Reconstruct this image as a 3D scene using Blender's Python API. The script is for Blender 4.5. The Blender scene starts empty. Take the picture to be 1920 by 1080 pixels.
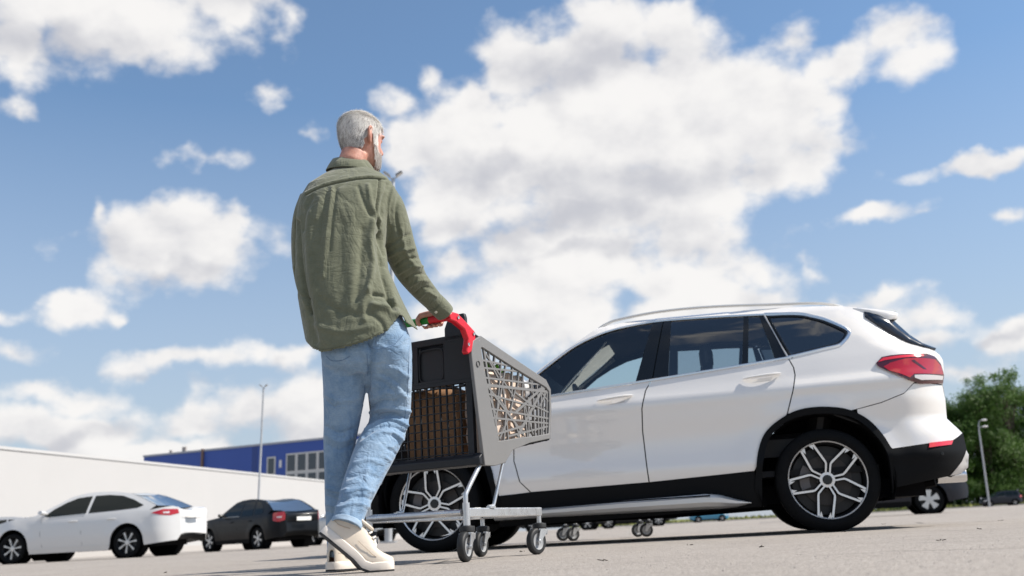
import bpy, bmesh, math, random
import numpy as np
from mathutils import Vector, Matrix, noise
from mathutils.geometry import delaunay_2d_cdt
random.seed(7)
PI = math.pi
scene = bpy.context.scene
COL = scene.collection

# ------------------------------------------------------------------ camera
F_PX, CAM_H, PITCH, ROLL = 1810.0, 0.114, 0.2469, 0.0545
cam_data = bpy.data.cameras.new("camera")
cam = bpy.data.objects.new("camera", cam_data)
COL.objects.link(cam)
cam_data.sensor_width = 36.0
cam_data.lens = F_PX / 1920.0 * 36.0
cam_data.clip_start = 0.05
cam_data.clip_end = 5000
cam.matrix_world = (Matrix.Translation((0, 0, CAM_H)) @ Matrix.Rotation(PI / 2 + PITCH, 4, 'X')
                    @ Matrix.Rotation(-ROLL, 4, 'Z'))
cam_data.dof.use_dof = True
cam_data.dof.focus_distance = 4.25
cam_data.dof.aperture_fstop = 3.0
scene.camera = cam
scene.render.resolution_x, scene.render.resolution_y = 1024, 576


def ray(px, py):
    cu, cv = (px - 960) / F_PX, (540 - py) / F_PX
    u = cu * math.cos(ROLL) + cv * math.sin(ROLL)
    v = -cu * math.sin(ROLL) + cv * math.cos(ROLL)
    return Vector((u, math.cos(PITCH) - v * math.sin(PITCH), math.sin(PITCH) + v * math.cos(PITCH)))


def at_y(px, py, y):
    d = ray(px, py)
    t = y / d.y
    return Vector((d.x * t, y, CAM_H + d.z * t))


# ------------------------------------------------------------------ colour, sun and sky
scene.view_settings.view_transform = 'Standard'
scene.view_settings.look = 'None'
scene.view_settings.exposure = 0.40
scene.view_settings.gamma = 1.0
scene.view_settings.use_curve_mapping = False
SUN_AZ, SUN_EL = math.radians(94), math.radians(47)      # azimuth clockwise from +Y
sun_vec = Vector((math.cos(SUN_EL) * math.sin(SUN_AZ), math.cos(SUN_EL) * math.cos(SUN_AZ), math.sin(SUN_EL)))
sd = bpy.data.lights.new("sun", 'SUN')
sd.energy = 4.9
sd.angle = math.radians(0.53)
sd.color = (1.0, 0.93, 0.84)
so = bpy.data.objects.new("sun", sd)
COL.objects.link(so)
so.rotation_euler = (-sun_vec).to_track_quat('-Z', 'Y').to_euler()

world = bpy.data.worlds.new("World")
scene.world = world
world.use_nodes = True
try:
    world.cycles.sampling_method = 'MANUAL'
    world.cycles.sample_map_resolution = 512
except Exception:
    pass


class NT:
    """small helper to chain shader nodes"""
    def __init__(self, tree):
        self.t = tree
        self.n = tree.nodes
        self.l = tree.links

    def put(self, sock, val):
        if val is None:
            return
        if hasattr(val, 'is_output') or hasattr(val, 'links'):
            self.l.new(val, sock)
        else:
            if isinstance(val, (tuple, list)) and sock.type == 'RGBA' and len(val) == 3:
                val = tuple(val) + (1.0,)
            sock.default_value = val

    def node(self, typ, **kw):
        nd = self.n.new(typ)
        for k, v in kw.items():
            setattr(nd, k, v)
        return nd

    def math(self, op, a, b=None, c=None, clamp=False):
        nd = self.node('ShaderNodeMath', operation=op, use_clamp=clamp)
        for i, v in enumerate((a, b, c)):
            self.put(nd.inputs[i], v)
        return nd.outputs[0]

    def vmath(self, op, a, b=None, c=None):
        nd = self.node('ShaderNodeVectorMath', operation=op)
        for i, v in enumerate((a, b, c)):
            self.put(nd.inputs[i], v)
        return nd.outputs['Value'] if op in ('LENGTH', 'DOT_PRODUCT', 'DISTANCE') else nd.outputs[0]

    def noise(self, vec, scale, detail=4, rough=.55, lac=2.0, dist=0.0):
        nd = self.node('ShaderNodeTexNoise')
        if vec is not None:
            self.l.new(vec, nd.inputs['Vector'])
        for k, v in (('Scale', scale), ('Detail', detail), ('Roughness', rough), ('Lacunarity', lac), ('Distortion', dist)):
            nd.inputs[k].default_value = v
        return nd.outputs[0]

    def voro(self, vec, scale, feature='F1', detail=0.0):
        nd = self.node('ShaderNodeTexVoronoi', feature=feature)
        if vec is not None:
            self.l.new(vec, nd.inputs['Vector'])
        nd.inputs['Scale'].default_value = scale
        nd.inputs['Detail'].default_value = detail
        return nd

    def maprange(self, v, a, b, c=0.0, d=1.0, mode='SMOOTHSTEP'):
        nd = self.node('ShaderNodeMapRange', interpolation_type=mode)
        self.put(nd.inputs[0], v)
        for i, x in enumerate((a, b, c, d)):
            nd.inputs[i + 1].default_value = x
        return nd.outputs[0]

    def mix(self, fac, a, b, mode='MIX'):
        nd = self.node('ShaderNodeMix', data_type='RGBA', blend_type=mode)
        self.put(nd.inputs[0], fac)
        self.put(nd.inputs[6], a)
        self.put(nd.inputs[7], b)
        return nd.outputs[2]

    def ramp(self, fac, stops):
        nd = self.node('ShaderNodeValToRGB')
        self.put(nd.inputs[0], fac)
        el = nd.color_ramp.elements
        while len(el) < len(stops):
            el.new(0.5)
        for e, (p, c) in zip(el, stops):
            e.position = p
            e.color = (c, c, c, 1) if not isinstance(c, tuple) else tuple(c) + (1,)
        return nd.outputs[0]


# clouds: (px, py, rx, ry) read off the photograph, turned into azimuth and elevation on the sky
CLOUDS = [
    (190, 0, 330, 120, 1), (420, 10, 150, 95, .9), (40, 90, 130, 80, .75), (250, 70, 210, 75, .8), (520, 20, 60, 40, .55), (30, 150, 60, 40, .45),
    (290, 475, 200, 82, 1), (335, 425, 95, 60, 1), (215, 480, 110, 52, .9), (176, 396, 34, 40, .6), (390, 450, 100, 66, .9), (430, 415, 40, 40, .7), (520, 440, 60, 50, .28),
    (140, 582, 68, 46, .85), (222, 592, 26, 16, .5), (390, 290, 70, 26, .42), (510, 180, 55, 26, .36), (14, 215, 55, 24, .5), (590, 255, 34, 22, .3), (60, 250, 60, 20, .2),
    (1180, 200, 300, 180, 1.15), (1120, 60, 120, 100, 1), (1250, 40, 85, 75, 1), (985, 115, 90, 85, .95), (1390, 240, 190, 140, 1.1), (890, 300, 180, 115, 1.05),
    (830, 375, 130, 72, .95), (1430, 320, 170, 78, 1), (1200, 380, 270, 90, 1.15), (1040, 260, 230, 150, 1.15), (770, 290, 70, 60, .8), (900, 190, 60, 50, .8),
    (1130, 490, 270, 100, 1.1), (1000, 570, 220, 100, 1), (1310, 585, 220, 62, .95), (1560, 580, 140, 46, .8), (850, 492, 70, 34, .55), (1240, 520, 150, 70, 1.05),
    (890, 560, 70, 48, .6), (742, 216, 55, 44, .5), (808, 150, 44, 44, .5), (1270, 450, 120, 72, 1), (1450, 570, 110, 55, .85), (980, 470, 110, 60, .9), (1650, 560, 60, 26, .6), (1420, 500, 120, 60, .55), (1600, 610, 220, 40, .7), (1080, 610, 260, 60, .9), (1330, 480, 110, 60, .8),
    (1500, 180, 120, 62, .72), (1590, 120, 130, 52, .66), (1690, 70, 110, 60, .62), (1480, 70, 90, 46, .42), (1570, 265, 80, 46, .5), (1500, 220, 70, 90, .6), (1740, 110, 60, 50, .4),
    (1830, 312, 120, 22, .62), (1620, 422, 66, 24, .52), (1895, 395, 60, 22, .5), (1540, 487, 26, 34, .4), (1890, 632, 90, 40, .7), (1800, 700, 90, 30, .5), (1720, 410, 60, 20, .2),
    (90, 735, 150, 44, .75), (120, 805, 180, 56, .95), (50, 660, 80, 26, .5), (330, 678, 190, 32, .65), (530, 668, 130, 38, .7), (480, 770, 200, 58, .7),
    (340, 785, 100, 36, .8), (600, 745, 130, 60, .75), (1700, 645, 130, 34, .6), (680, 800, 240, 70, .8), (300, 850, 260, 34, .7), (20, 590, 50, 22, .5),
]
CLOUD_BASES = [(1180, 350, 260, 52), (1040, 410, 200, 40), (880, 440, 150, 36), (1090, 120, 150, 50), (300, 525, 150, 24), (480, 800, 170, 34), (380, 700, 220, 14),
               (150, 95, 260, 46), (120, 830, 160, 24), (900, 330, 110, 30), (1100, 470, 160, 22), (660, 790, 160, 40), (1840, 650, 90, 14)]


def azel(px, py):
    d = ray(px, py).normalized()
    return math.atan2(d.x, d.y), math.asin(d.z)


def build_sky():
    grp = bpy.data.node_groups.new("cloud_density", 'ShaderNodeTree')
    grp.interface.new_socket("Vector", in_out='INPUT', socket_type='NodeSocketVector')
    grp.interface.new_socket("Density", in_out='OUTPUT', socket_type='NodeSocketFloat')
    grp.interface.new_socket("Caps", in_out='OUTPUT', socket_type='NodeSocketFloat')
    g = NT(grp)
    gi, go = g.node('NodeGroupInput'), g.node('NodeGroupOutput')
    D = gi.outputs[0]
    # warp the direction a little so that outlines billow
    wn = g.node('ShaderNodeTexNoise')
    g.l.new(D, wn.inputs['Vector'])
    wn.inputs['Scale'].default_value = 9.0
    wn.inputs['Detail'].default_value = 3.0
    warp = g.vmath('SUBTRACT', wn.outputs['Color'], (.5, .5, .5))
    Dw = g.vmath('MULTIPLY_ADD', warp, (.075, .075, .05), D)
    Dw1 = g.vmath('MULTIPLY_ADD', warp, (.06, .06, .06), D)
    wn2 = g.node('ShaderNodeTexNoise')
    g.l.new(D, wn2.inputs['Vector'])
    wn2.inputs['Scale'].default_value = 42.0
    wn2.inputs['Detail'].default_value = 3.0
    warp2 = g.vmath('SUBTRACT', wn2.outputs['Color'], (.5, .5, .5))
    Dw = g.vmath('MULTIPLY_ADD', warp2, (.035, .035, .024), Dw)
    sep = g.node('ShaderNodeSeparateXYZ')
    g.l.new(Dw, sep.inputs[0])
    az = g.math('ARCTAN2', sep.outputs[0], sep.outputs[1])
    el = g.math('ARCSINE', sep.outputs[2])
    comb = g.node('ShaderNodeCombineXYZ')
    g.l.new(az, comb.inputs[0])
    g.l.new(el, comb.inputs[1])
    ae = comb.outputs[0]
    blobs = []
    for px, py, rx, ry, wt in CLOUDS:
        if wt >= .95:
            rx, ry = rx * 1.1, ry * 1.1
        a, e = azel(px, py)
        k = 1.0 / math.hypot(F_PX, math.hypot(px - 960, py - 540))
        blobs.append((a, e, rx * k, ry * k, wt))
    st = g.vmath('MULTIPLY', D, (1, 1, 1.5))
    n1 = g.noise(st, 11, 7, .58, 2.1)
    acc = None
    for a, e, rx, ry, wt in blobs:
        v = g.vmath('MULTIPLY_ADD', ae, (1 / rx, 1 / ry, 0), (-a / rx, -e / ry, 0))
        # weight lowers the crown of thin clouds: 1 - wt + wt * r
        r = g.math('MULTIPLY_ADD', g.vmath('LENGTH', v), max(wt, .35), 1 - wt)
        if acc is None:
            acc = r
        else:
            nd = g.node('ShaderNodeMath', operation='SMOOTH_MIN')
            g.l.new(acc, nd.inputs[0])
            g.l.new(r, nd.inputs[1])
            nd.inputs[2].default_value = .30
            acc = nd.outputs[0]
    base = g.math('SUBTRACT', 1.0, acc)
    # the same broken cumulus goes on all round and overhead, outside what the list above covers
    cosf = g.vmath('DOT_PRODUCT', D, tuple(ray(960, 480).normalized()))
    outside = g.maprange(cosf, .80, .70)
    gen = g.math('MULTIPLY_ADD', g.noise(st, 2.6, 1, .5), 5.0, -2.75)
    gen = g.math('MULTIPLY_ADD', g.math('SUBTRACT', outside, 1.0), 3.0, gen)
    base = g.math('MAXIMUM', base, gen)
    base = g.math('MAXIMUM', base, -1.1)
    base = g.math('MINIMUM', base, .95)
    v1 = g.voro(Dw1, 15, 'F1').outputs['Distance']
    v2 = g.voro(Dw1, 37, 'F1').outputs['Distance']
    caps = g.math('MULTIPLY_ADD', g.math('MULTIPLY', v1, v1), -1.0, .30)
    caps = g.math('ADD', caps, g.math('MULTIPLY_ADD', g.math('MULTIPLY', v2, v2), -.45, .14))
    d = g.math('MULTIPLY_ADD', g.math('SUBTRACT', n1, .5), 1.45, g.math('MULTIPLY', base, 1.15))
    d = g.math('ADD', d, g.math('MULTIPLY', caps, .55))
    g.l.new(caps, go.inputs[1])
    g.l.new(d, go.inputs[0])

    w = NT(world.node_tree)
    w.n.clear()
    out = w.node('ShaderNodeOutputWorld')
    bg = w.node('ShaderNodeBackground')
    bg.inputs['Strength'].default_value = 0.097
    w.l.new(bg.outputs[0], out.inputs[0])
    sky = w.node('ShaderNodeTexSky', sky_type='NISHITA')
    sky.sun_disc = False
    sky.sun_elevation = SUN_EL
    sky.sun_rotation = SUN_AZ
    sky.air_density = 1.0
    sky.dust_density = 0.4
    sky.ozone_density = 2.6
    tc = w.node('ShaderNodeTexCoord')
    D = tc.outputs['Generated']

    def dens(vec):
        nd = w.node('ShaderNodeGroup')
        nd.node_tree = grp
        w.l.new(vec, nd.inputs[0])
        return nd.outputs[0], nd.outputs[1]
    d0, caps0 = dens(D)
    st = w.vmath('MULTIPLY', D, (1, 1, 1.5))
    alpha = w.maprange(d0, .0, .58)
    na = w.noise(st, 11, 4, .5, 2.1)
    nb = w.noise(w.vmath('ADD', st, (.014, -.004, .030)), 11, 4, .5, 2.1)     # a step towards the sun
    puff = w.math('MULTIPLY', w.math('SUBTRACT', nb, na), 1.6)
    Dsh = w.vmath('ADD', D, (.012, -.003, .018))
    sv = w.voro(D, 15, 'F1').outputs['Distance']
    sv2 = w.voro(Dsh, 15, 'F1').outputs['Distance']
    puff = w.math('MULTIPLY_ADD', w.math('SUBTRACT', sv, sv2), .30, puff)
    sepd = w.node('ShaderNodeSeparateXYZ')
    w.l.new(D, sepd.inputs[0])
    wb = w.node('ShaderNodeTexNoise')
    w.l.new(D, wb.inputs['Vector'])
    wb.inputs['Scale'].default_value = 12.0
    wb.inputs['Detail'].default_value = 4.0
    Db = w.vmath('MULTIPLY_ADD', w.vmath('SUBTRACT', wb.outputs['Color'], (.5, .5, .5)), (.16, .16, .09), D)
    sepb = w.node('ShaderNodeSeparateXYZ')
    w.l.new(Db, sepb.inputs[0])
    cae = w.node('ShaderNodeCombineXYZ')
    w.l.new(w.math('ARCTAN2', sepb.outputs[0], sepb.outputs[1]), cae.inputs[0])
    w.l.new(w.math('ARCSINE', sepb.outputs[2]), cae.inputs[1])
    base_sh = None                                   # shadowed bases of the thick clouds
    for px, py, rx, ry in CLOUD_BASES:
        a, e = azel(px, py)
        k = 1.0 / math.hypot(F_PX, math.hypot(px - 960, py - 540))
        rx, ry = rx * k, ry * k
        r = w.vmath('LENGTH', w.vmath('MULTIPLY_ADD', cae.outputs[0], (1 / rx, 1 / ry, 0), (-a / rx, -e / ry, 0)))
        q = w.maprange(r, 1.5, .1)
        base_sh = q if base_sh is None else w.math('MAXIMUM', base_sh, q)
    thick = w.math('ADD', w.math('MULTIPLY_ADD', base_sh, .52, .15), puff)
    thick = w.maprange(thick, -.10, 1.0, 0, 1, 'SMOOTHSTEP')
    ccol = w.mix(thick, CLOUD_LIT, CLOUD_SHADE)
    hz = w.maprange(sepd.outputs[2], 0.0, .42, .92, .07, 'LINEAR')      # thin high haze whitens the low sky
    clear = w.vmath('MULTIPLY', sky.outputs[0], (1.02, 1.18, 1.22))      # tints the clear sky brighter and bluer
    skyc = w.mix(hz, clear, CLOUD_HAZE)
    col = w.mix(w.math('MULTIPLY', alpha, .97), skyc, ccol)
    w.l.new(col, bg.inputs['Color'])


CLOUD_LIT = (7.5, 7.35, 7.2)
CLOUD_SHADE = (4.6, 4.65, 5.0)
CLOUD_HAZE = (3.9, 4.25, 4.9)
build_sky()

# ------------------------------------------------------------------ mesh helpers
def tag(o, label=None, cat=None, group=None, kind=None):
    if label: o['label'] = label
    if cat: o['category'] = cat
    if group: o['group'] = group
    if kind: o['kind'] = kind
    return o


def empty(name, loc=(0, 0, 0), rz=0.0, label=None, cat=None, group=None):
    o = bpy.data.objects.new(name, None)
    o.empty_display_size = .1
    COL.objects.link(o)
    o.location = loc
    o.rotation_euler = (0, 0, rz)
    return tag(o, label, cat, group)


def link(name, me, mat, parent=None):
    if mat is not None and not me.materials:
        me.materials.append(mat)
    o = bpy.data.objects.new(name, me)
    COL.objects.link(o)
    if parent is not None:
        o.parent = parent
    return o


def copy_tree(o, parent=None):
    c = o.copy()
    COL.objects.link(c)
    if parent is not None:
        c.parent = parent
    for ch in list(o.children):
        copy_tree(ch, c)
    return c


class MB:
    """collects shapes into one mesh"""
    def __init__(self):
        self.v, self.f = [], []

    def add(self, vs, fs):
        b = len(self.v)
        self.v += [tuple(p) for p in vs]
        self.f += [tuple(i + b for i in f) for f in fs]
        return self

    def box(self, c, s, rot=None, taper=(1, 1)):
        hx, hy, hz = s[0] / 2, s[1] / 2, s[2] / 2
        vs = []
        for z in (-1, 1):
            tx, ty = taper if z > 0 else (1, 1)
            for x, y in ((-1, -1), (1, -1), (1, 1), (-1, 1)):
                vs.append(Vector((x * hx * tx, y * hy * ty, z * hz)))
        if rot is not None:
            vs = [rot @ p for p in vs]
        c = Vector(c)
        return self.add([p + c for p in vs], [(3, 2, 1, 0), (4, 5, 6, 7), (0, 1, 5, 4), (1, 2, 6, 5), (2, 3, 7, 6), (3, 0, 4, 7)])

    def tube(self, path, r, n=10, cap=True, closed=False, squash=None, up=None):
        pts = [Vector(p) for p in path]
        m = len(pts)
        rs = r if isinstance(r, (list, tuple)) else [r] * m
        ref = Vector(up) if up is not None else None
        vs, fs = [], []
        prev = None
        for i, p in enumerate(pts):
            a = pts[i - 1] if i > 0 or closed else p
            b = pts[(i + 1) % m] if i < m - 1 or closed else p
            t = (b - a)
            t = t.normalized() if t.length > 1e-9 else Vector((0, 0, 1))
            if ref is not None:
                s = t.cross(ref)
            elif prev is None:
                s = t.cross(Vector((0, 0, 1)))
                if s.length < 1e-3:
                    s = t.cross(Vector((0, 1, 0)))
            else:
                s = prev - t * prev.dot(t)
            if s.length < 1e-6:
                s = t.orthogonal()
            s.normalize()
            prev = s
            u = s.cross(t)
            sq = squash if squash else (1, 1)
            for k in range(n):
                an = 2 * PI * k / n
                vs.append(p + (s * math.cos(an) * sq[0] + u * math.sin(an) * sq[1]) * rs[i])
        segs = m if closed else m - 1
        for i in range(segs):
            j = (i + 1) % m
            for k in range(n):
                k2 = (k + 1) % n
                fs.append((i * n + k, i * n + k2, j * n + k2, j * n + k))
        if cap and not closed:
            fs.append(tuple(range(n - 1, -1, -1)))
            fs.append(tuple((m - 1) * n + k for k in range(n)))
        return self.add(vs, fs)

    def lathe(self, prof, n=48, axis='y', center=(0, 0, 0), closed=False):
        """prof: (radius, axial)"""
        vs, fs = [], []
        c = Vector(center)
        m = len(prof)
        for r, a in prof:
            for k in range(n):
                an = 2 * PI * k / n
                q = (r * math.cos(an), r * math.sin(an))
                p = {'y': (q[0], a, q[1]), 'z': (q[0], q[1], a), 'x': (a, q[0], q[1])}[axis]
                vs.append(Vector(p) + c)
        for i in range(m if closed else m - 1):
            j = (i + 1) % m
            for k in range(n):
                k2 = (k + 1) % n
                fs.append((i * n + k, i * n + k2, j * n + k2, j * n + k))
        return self.add(vs, fs)

    def loft(self, rings, closed=True, cap=True):
        n = len(rings[0])
        vs = [p for r in rings for p in r]
        fs = []
        for i in range(len(rings) - 1):
            for k in range(n if closed else n - 1):
                k2 = (k + 1) % n
                fs.append((i * n + k, i * n + k2, (i + 1) * n + k2, (i + 1) * n + k))
        if cap:
            fs.append(tuple(range(n - 1, -1, -1)))
            fs.append(tuple((len(rings) - 1) * n + k for k in range(n)))
        return self.add(vs, fs)

    def prism(self, poly, off):
        """poly: 3D loop, extruded by vector off"""
        n = len(poly)
        off = Vector(off)
        vs = [Vector(p) for p in poly] + [Vector(p) + off for p in poly]
        fs = [tuple(range(n - 1, -1, -1)), tuple(range(n, 2 * n))]
        for k in range(n):
            k2 = (k + 1) % n
            fs.append((k, k2, n + k2, n + k))
        return self.add(vs, fs)

    def mesh(self, name, smooth=True, angle=35):
        me = bpy.data.meshes.new(name)
        me.from_pydata(self.v, [], self.f)
        bm = bmesh.new()
        bm.from_mesh(me)
        bmesh.ops.recalc_face_normals(bm, faces=bm.faces)
        bm.to_mesh(me)
        bm.free()
        if smooth:
            me.polygons.foreach_set('use_smooth', [True] * len(me.polygons))
            me.set_sharp_from_angle(angle=math.radians(angle))
        return me

    def build(self, name, mat, parent=None, smooth=True, angle=35, bevel=0):
        o = link(name, self.mesh(name, smooth, angle), mat, parent)
        if bevel:
            m = o.modifiers.new('bevel', 'BEVEL')
            m.width = bevel
            m.segments = 2
            m.limit_method = 'ANGLE'
            m.angle_limit = math.radians(40)
        return o


def spline(pts, n=8, closed=False):
    """Catmull-Rom through pts"""
    P = [Vector(p) for p in pts]
    m = len(P)
    out = []
    for i in range(m if closed else m - 1):
        p0 = P[(i - 1) % m] if closed or i > 0 else P[0] * 2 - P[1]
        p1, p2 = P[i], P[(i + 1) % m]
        p3 = P[(i + 2) % m] if closed or i + 2 < m else P[-1] * 2 - P[-2]
        for k in range(n):
            t = k / n
            out.append(.5 * ((2 * p1) + (p2 - p0) * t + (2 * p0 - 5 * p1 + 4 * p2 - p3) * t * t + (3 * p1 - p0 - 3 * p2 + p3) * t ** 3))
    if not closed:
        out.append(P[-1].copy())
    return out


# ------------------------------------------------------------------ materials
MATS = {}


def mat(name, col=(.5, .5, .5), rough=.5, metal=0.0, coat=0.0, spec=None, trans=0.0, ior=None,
        var=0.0, var_scale=8.0, bump=0.0, bump_scale=60.0, sheen=0.0, emit=None, emit_s=0.0, coat_rough=.03, rough_var=0.0):
    if name in MATS:
        return MATS[name]
    m = bpy.data.materials.new(name)
    m.use_nodes = True
    t = NT(m.node_tree)
    b = t.n['Principled BSDF']
    b.inputs['Base Color'].default_value = tuple(col) + (1,)
    b.inputs['Roughness'].default_value = rough
    b.inputs['Metallic'].default_value = metal
    b.inputs['Coat Weight'].default_value = coat
    b.inputs['Coat Roughness'].default_value = coat_rough
    b.inputs['Transmission Weight'].default_value = trans
    b.inputs['Sheen Weight'].default_value = sheen
    if spec is not None:
        b.inputs['Specular IOR Level'].default_value = spec
    if ior:
        b.inputs['IOR'].default_value = ior
    if emit:
        b.inputs['Emission Color'].default_value = tuple(emit) + (1,)
        b.inputs['Emission Strength'].default_value = emit_s
    tc = None
    if var or bump or rough_var:
        tc = t.node('ShaderNodeTexCoord').outputs['Object']
    if var:
        n = t.noise(tc, var_scale, 5, .6)
        f = t.maprange(n, .25, .75, 1 - var, 1 + var, 'LINEAR')
        mul = t.vmath('SCALE', tuple(col))
        nd = mul.node
        t.l.new(f, nd.inputs['Scale'])
        t.l.new(mul, b.inputs['Base Color'])
    if rough_var:
        n = t.noise(tc, var_scale * 1.7, 4, .6)
        t.l.new(t.maprange(n, .3, .7, max(.02, rough - rough_var), rough + rough_var, 'LINEAR'), b.inputs['Roughness'])
    if bump:
        n = t.noise(tc, bump_scale, 4, .6)
        bn = t.node('ShaderNodeBump')
        bn.inputs['Strength'].default_value = 1.0
        bn.inputs['Distance'].default_value = bump
        t.l.new(n, bn.inputs['Height'])
        t.l.new(bn.outputs[0], b.inputs['Normal'])
    MATS[name] = m
    return m


def glass_mat(name, tint, gloss=.12, base_refl=.04):
    """car glazing: tinted see-through pane with a mirror coat that follows Fresnel"""
    if name in MATS:
        return MATS[name]
    m = bpy.data.materials.new(name)
    m.use_nodes = True
    t = NT(m.node_tree)
    t.n.clear()
    out = t.node('ShaderNodeOutputMaterial')
    tr = t.node('ShaderNodeBsdfTransparent')
    tr.inputs[0].default_value = tuple(tint) + (1,)
    gl = t.node('ShaderNodeBsdfGlossy')
    gl.inputs['Roughness'].default_value = .01
    fr = t.node('ShaderNodeFresnel')
    fr.inputs['IOR'].default_value = 1.52
    mx = t.node('ShaderNodeMixShader')
    f = t.math('ADD', t.math('MULTIPLY', fr.outputs[0], 1.6), gloss, clamp=True)
    t.l.new(f, mx.inputs[0])
    t.l.new(tr.outputs[0], mx.inputs[1])
    t.l.new(gl.outputs[0], mx.inputs[2])
    t.l.new(mx.outputs[0], out.inputs[0])
    MATS[name] = m
    return m


M_WHITE_PAINT = mat('white_paint', (.80, .775, .74), .25, coat=1.0, spec=.5)
M_WHITE_PAINT.node_tree.nodes['Principled BSDF'].inputs['Coat IOR'].default_value = 1.75
M_WHITE_PAINT2 = mat('white_paint_sedan', (.64, .64, .635), .3, coat=.8)
M_BLACK_PAINT = mat('black_paint', (.005, .006, .008), .3, coat=.08, spec=.2)
M_DARKBLUE_PAINT = mat('dark_blue_paint', (.010, .013, .021), .3, coat=.2, spec=.3)
M_CYAN_PAINT = mat('cyan_paint', (.01, .19, .32), .3, coat=1.0)
M_SILVER_PAINT = mat('silver_paint', (.42, .44, .46), .3, metal=.6, coat=1.0)
M_RED_PAINT = mat('red_paint', (.35, .02, .02), .3, coat=1.0)
M_PLASTIC = mat('black_plastic', (.004, .0048, .006), .6, spec=.12, bump=.0002, bump_scale=900)
M_GLOSSBLACK = mat('gloss_black_trim', (.006, .007, .008), .15, spec=.5)
M_RUBBER = mat('tyre_rubber', (.0055, .006, .0068), .8, spec=.12, bump=.0006, bump_scale=300, var=.25, var_scale=20)
M_CHROME = mat('brushed_chrome', (.72, .72, .72), .22, metal=1.0)
M_SATIN = mat('satin_silver', (.62, .62, .61), .36, metal=.6, rough_var=.06, var_scale=12)
M_RIM = mat('machined_rim', (.80, .79, .77), .30, metal=.55)
M_RIMDARK = mat('dark_rim', (.010, .011, .013), .4, spec=.4)
M_DISC = mat('brake_disc', (.055, .05, .048), .55, metal=.5)
M_LINER = mat('interior_dark', (.012, .013, .015), .8)
M_SEAT = mat('seat_leather', (.02, .02, .022), .55)
M_TAILRED = mat('tail_lens_red', (.42, .006, .014), .12, coat=1.0)
M_TAILDARK = mat('tail_lens_dark', (.07, .004, .008), .12, coat=1.0)
M_TAILBRIGHT = mat('tail_lens_bright', (.75, .03, .05), .12, coat=1.0)
M_LENSWHITE = mat('lens_white', (.7, .68, .68), .15, coat=1.0)
M_PLATE = mat('number_plate_white', (.75, .75, .72), .4)
M_GLASS = glass_mat('car_glass_tinted', (.70, .75, .75), .08)
M_GLASSF = glass_mat('car_glass_front', (.88, .94, .92), .035)
M_GLASSD = glass_mat('car_glass_privacy', (.10, .12, .14), .10)
M_UNDER = mat('underbody_dark', (.006, .006, .007), .9, spec=.1)

# ------------------------------------------------------------------ ground
def asphalt():
    m = bpy.data.materials.new('asphalt')
    m.use_nodes = True
    t = NT(m.node_tree)
    b = t.n['Principled BSDF']
    tc = t.node('ShaderNodeTexCoord').outputs['Object']
    big = t.noise(tc, .35, 5, .6)
    mid = t.noise(tc, 3.0, 5, .65)
    grain = t.noise(tc, 95, 4, .75)
    vo = t.voro(tc, 170, 'F1')
    vo2 = t.voro(tc, 60, 'F1')
    col = t.ramp(t.math('ADD', t.math('MULTIPLY', mid, .5), t.math('MULTIPLY', big, .5)),
                 [(.30, (.285, .256, .228)), (.5, (.335, .303, .270)), (.72, (.370, .336, .302))])
    speck = t.ramp(grain, [(.30, .50), (.5, 1.0), (.72, 1.42)])
    col = t.mix(1.0, col, speck, 'MULTIPLY')
    stone = t.ramp(vo.outputs['Color'], [(.0, .72), (.5, 1.0), (.93, 1.12), (1.0, 1.5)])
    col = t.mix(.75, col, stone, 'MULTIPLY')
    stone2 = t.ramp(vo2.outputs['Color'], [(.0, .66), (.45, 1.0), (.9, 1.1), (1.0, 1.45)])
    col = t.mix(.55, col, stone2, 'MULTIPLY')
    # worn patches and faint dark seams
    patch = t.maprange(t.noise(tc, .9, 6, .7), .56, .66)
    col = t.mix(t.math('MULTIPLY', patch, .22), col, (.17, .155, .14))
    # hairline cracks, old oil drips and tyre rub
    warpc = t.vmath('MULTIPLY_ADD', t.node('ShaderNodeTexNoise').outputs['Color'], (.5, .5, 0), tc)
    cr = t.voro(warpc, .55, 'DISTANCE_TO_EDGE').outputs['Distance']
    crack = t.math('MULTIPLY', t.maprange(cr, .010, .002), t.maprange(t.noise(tc, .4, 3, .6), .48, .58))
    col = t.mix(t.math('MULTIPLY', crack, .6), col, (.10, .09, .08))
    oil = t.maprange(t.noise(tc, 1.7, 4, .65), .66, .74)
    col = t.mix(t.math('MULTIPLY', oil, .35), col, (.12, .11, .10))
    t.l.new(col, b.inputs['Base Color'])
    b.inputs['Roughness'].default_value = .88
    b.inputs['Specular IOR Level'].default_value = .25
    h = t.math('ADD', t.math('MULTIPLY', vo.outputs['Distance'], -.8), t.math('MULTIPLY', grain, .7))
    h = t.math('MULTIPLY_ADD', vo2.outputs['Distance'], -.7, h)
    bn = t.node('ShaderNodeBump')
    bn.inputs['Strength'].default_value = .75
    bn.inputs['Distance'].default_value = .004
    t.l.new(h, bn.inputs['Height'])
    t.l.new(bn.outputs[0], b.inputs['Normal'])
    return m


M_ASPHALT = asphalt()
g = MB()
g.add([(-1500, -300, 0), (1500, -300, 0), (1500, 2500, 0), (-1500, 2500, 0)], [(0, 1, 2, 3)])
ground = tag(g.build('ground', M_ASPHALT, smooth=False), kind='structure')

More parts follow.
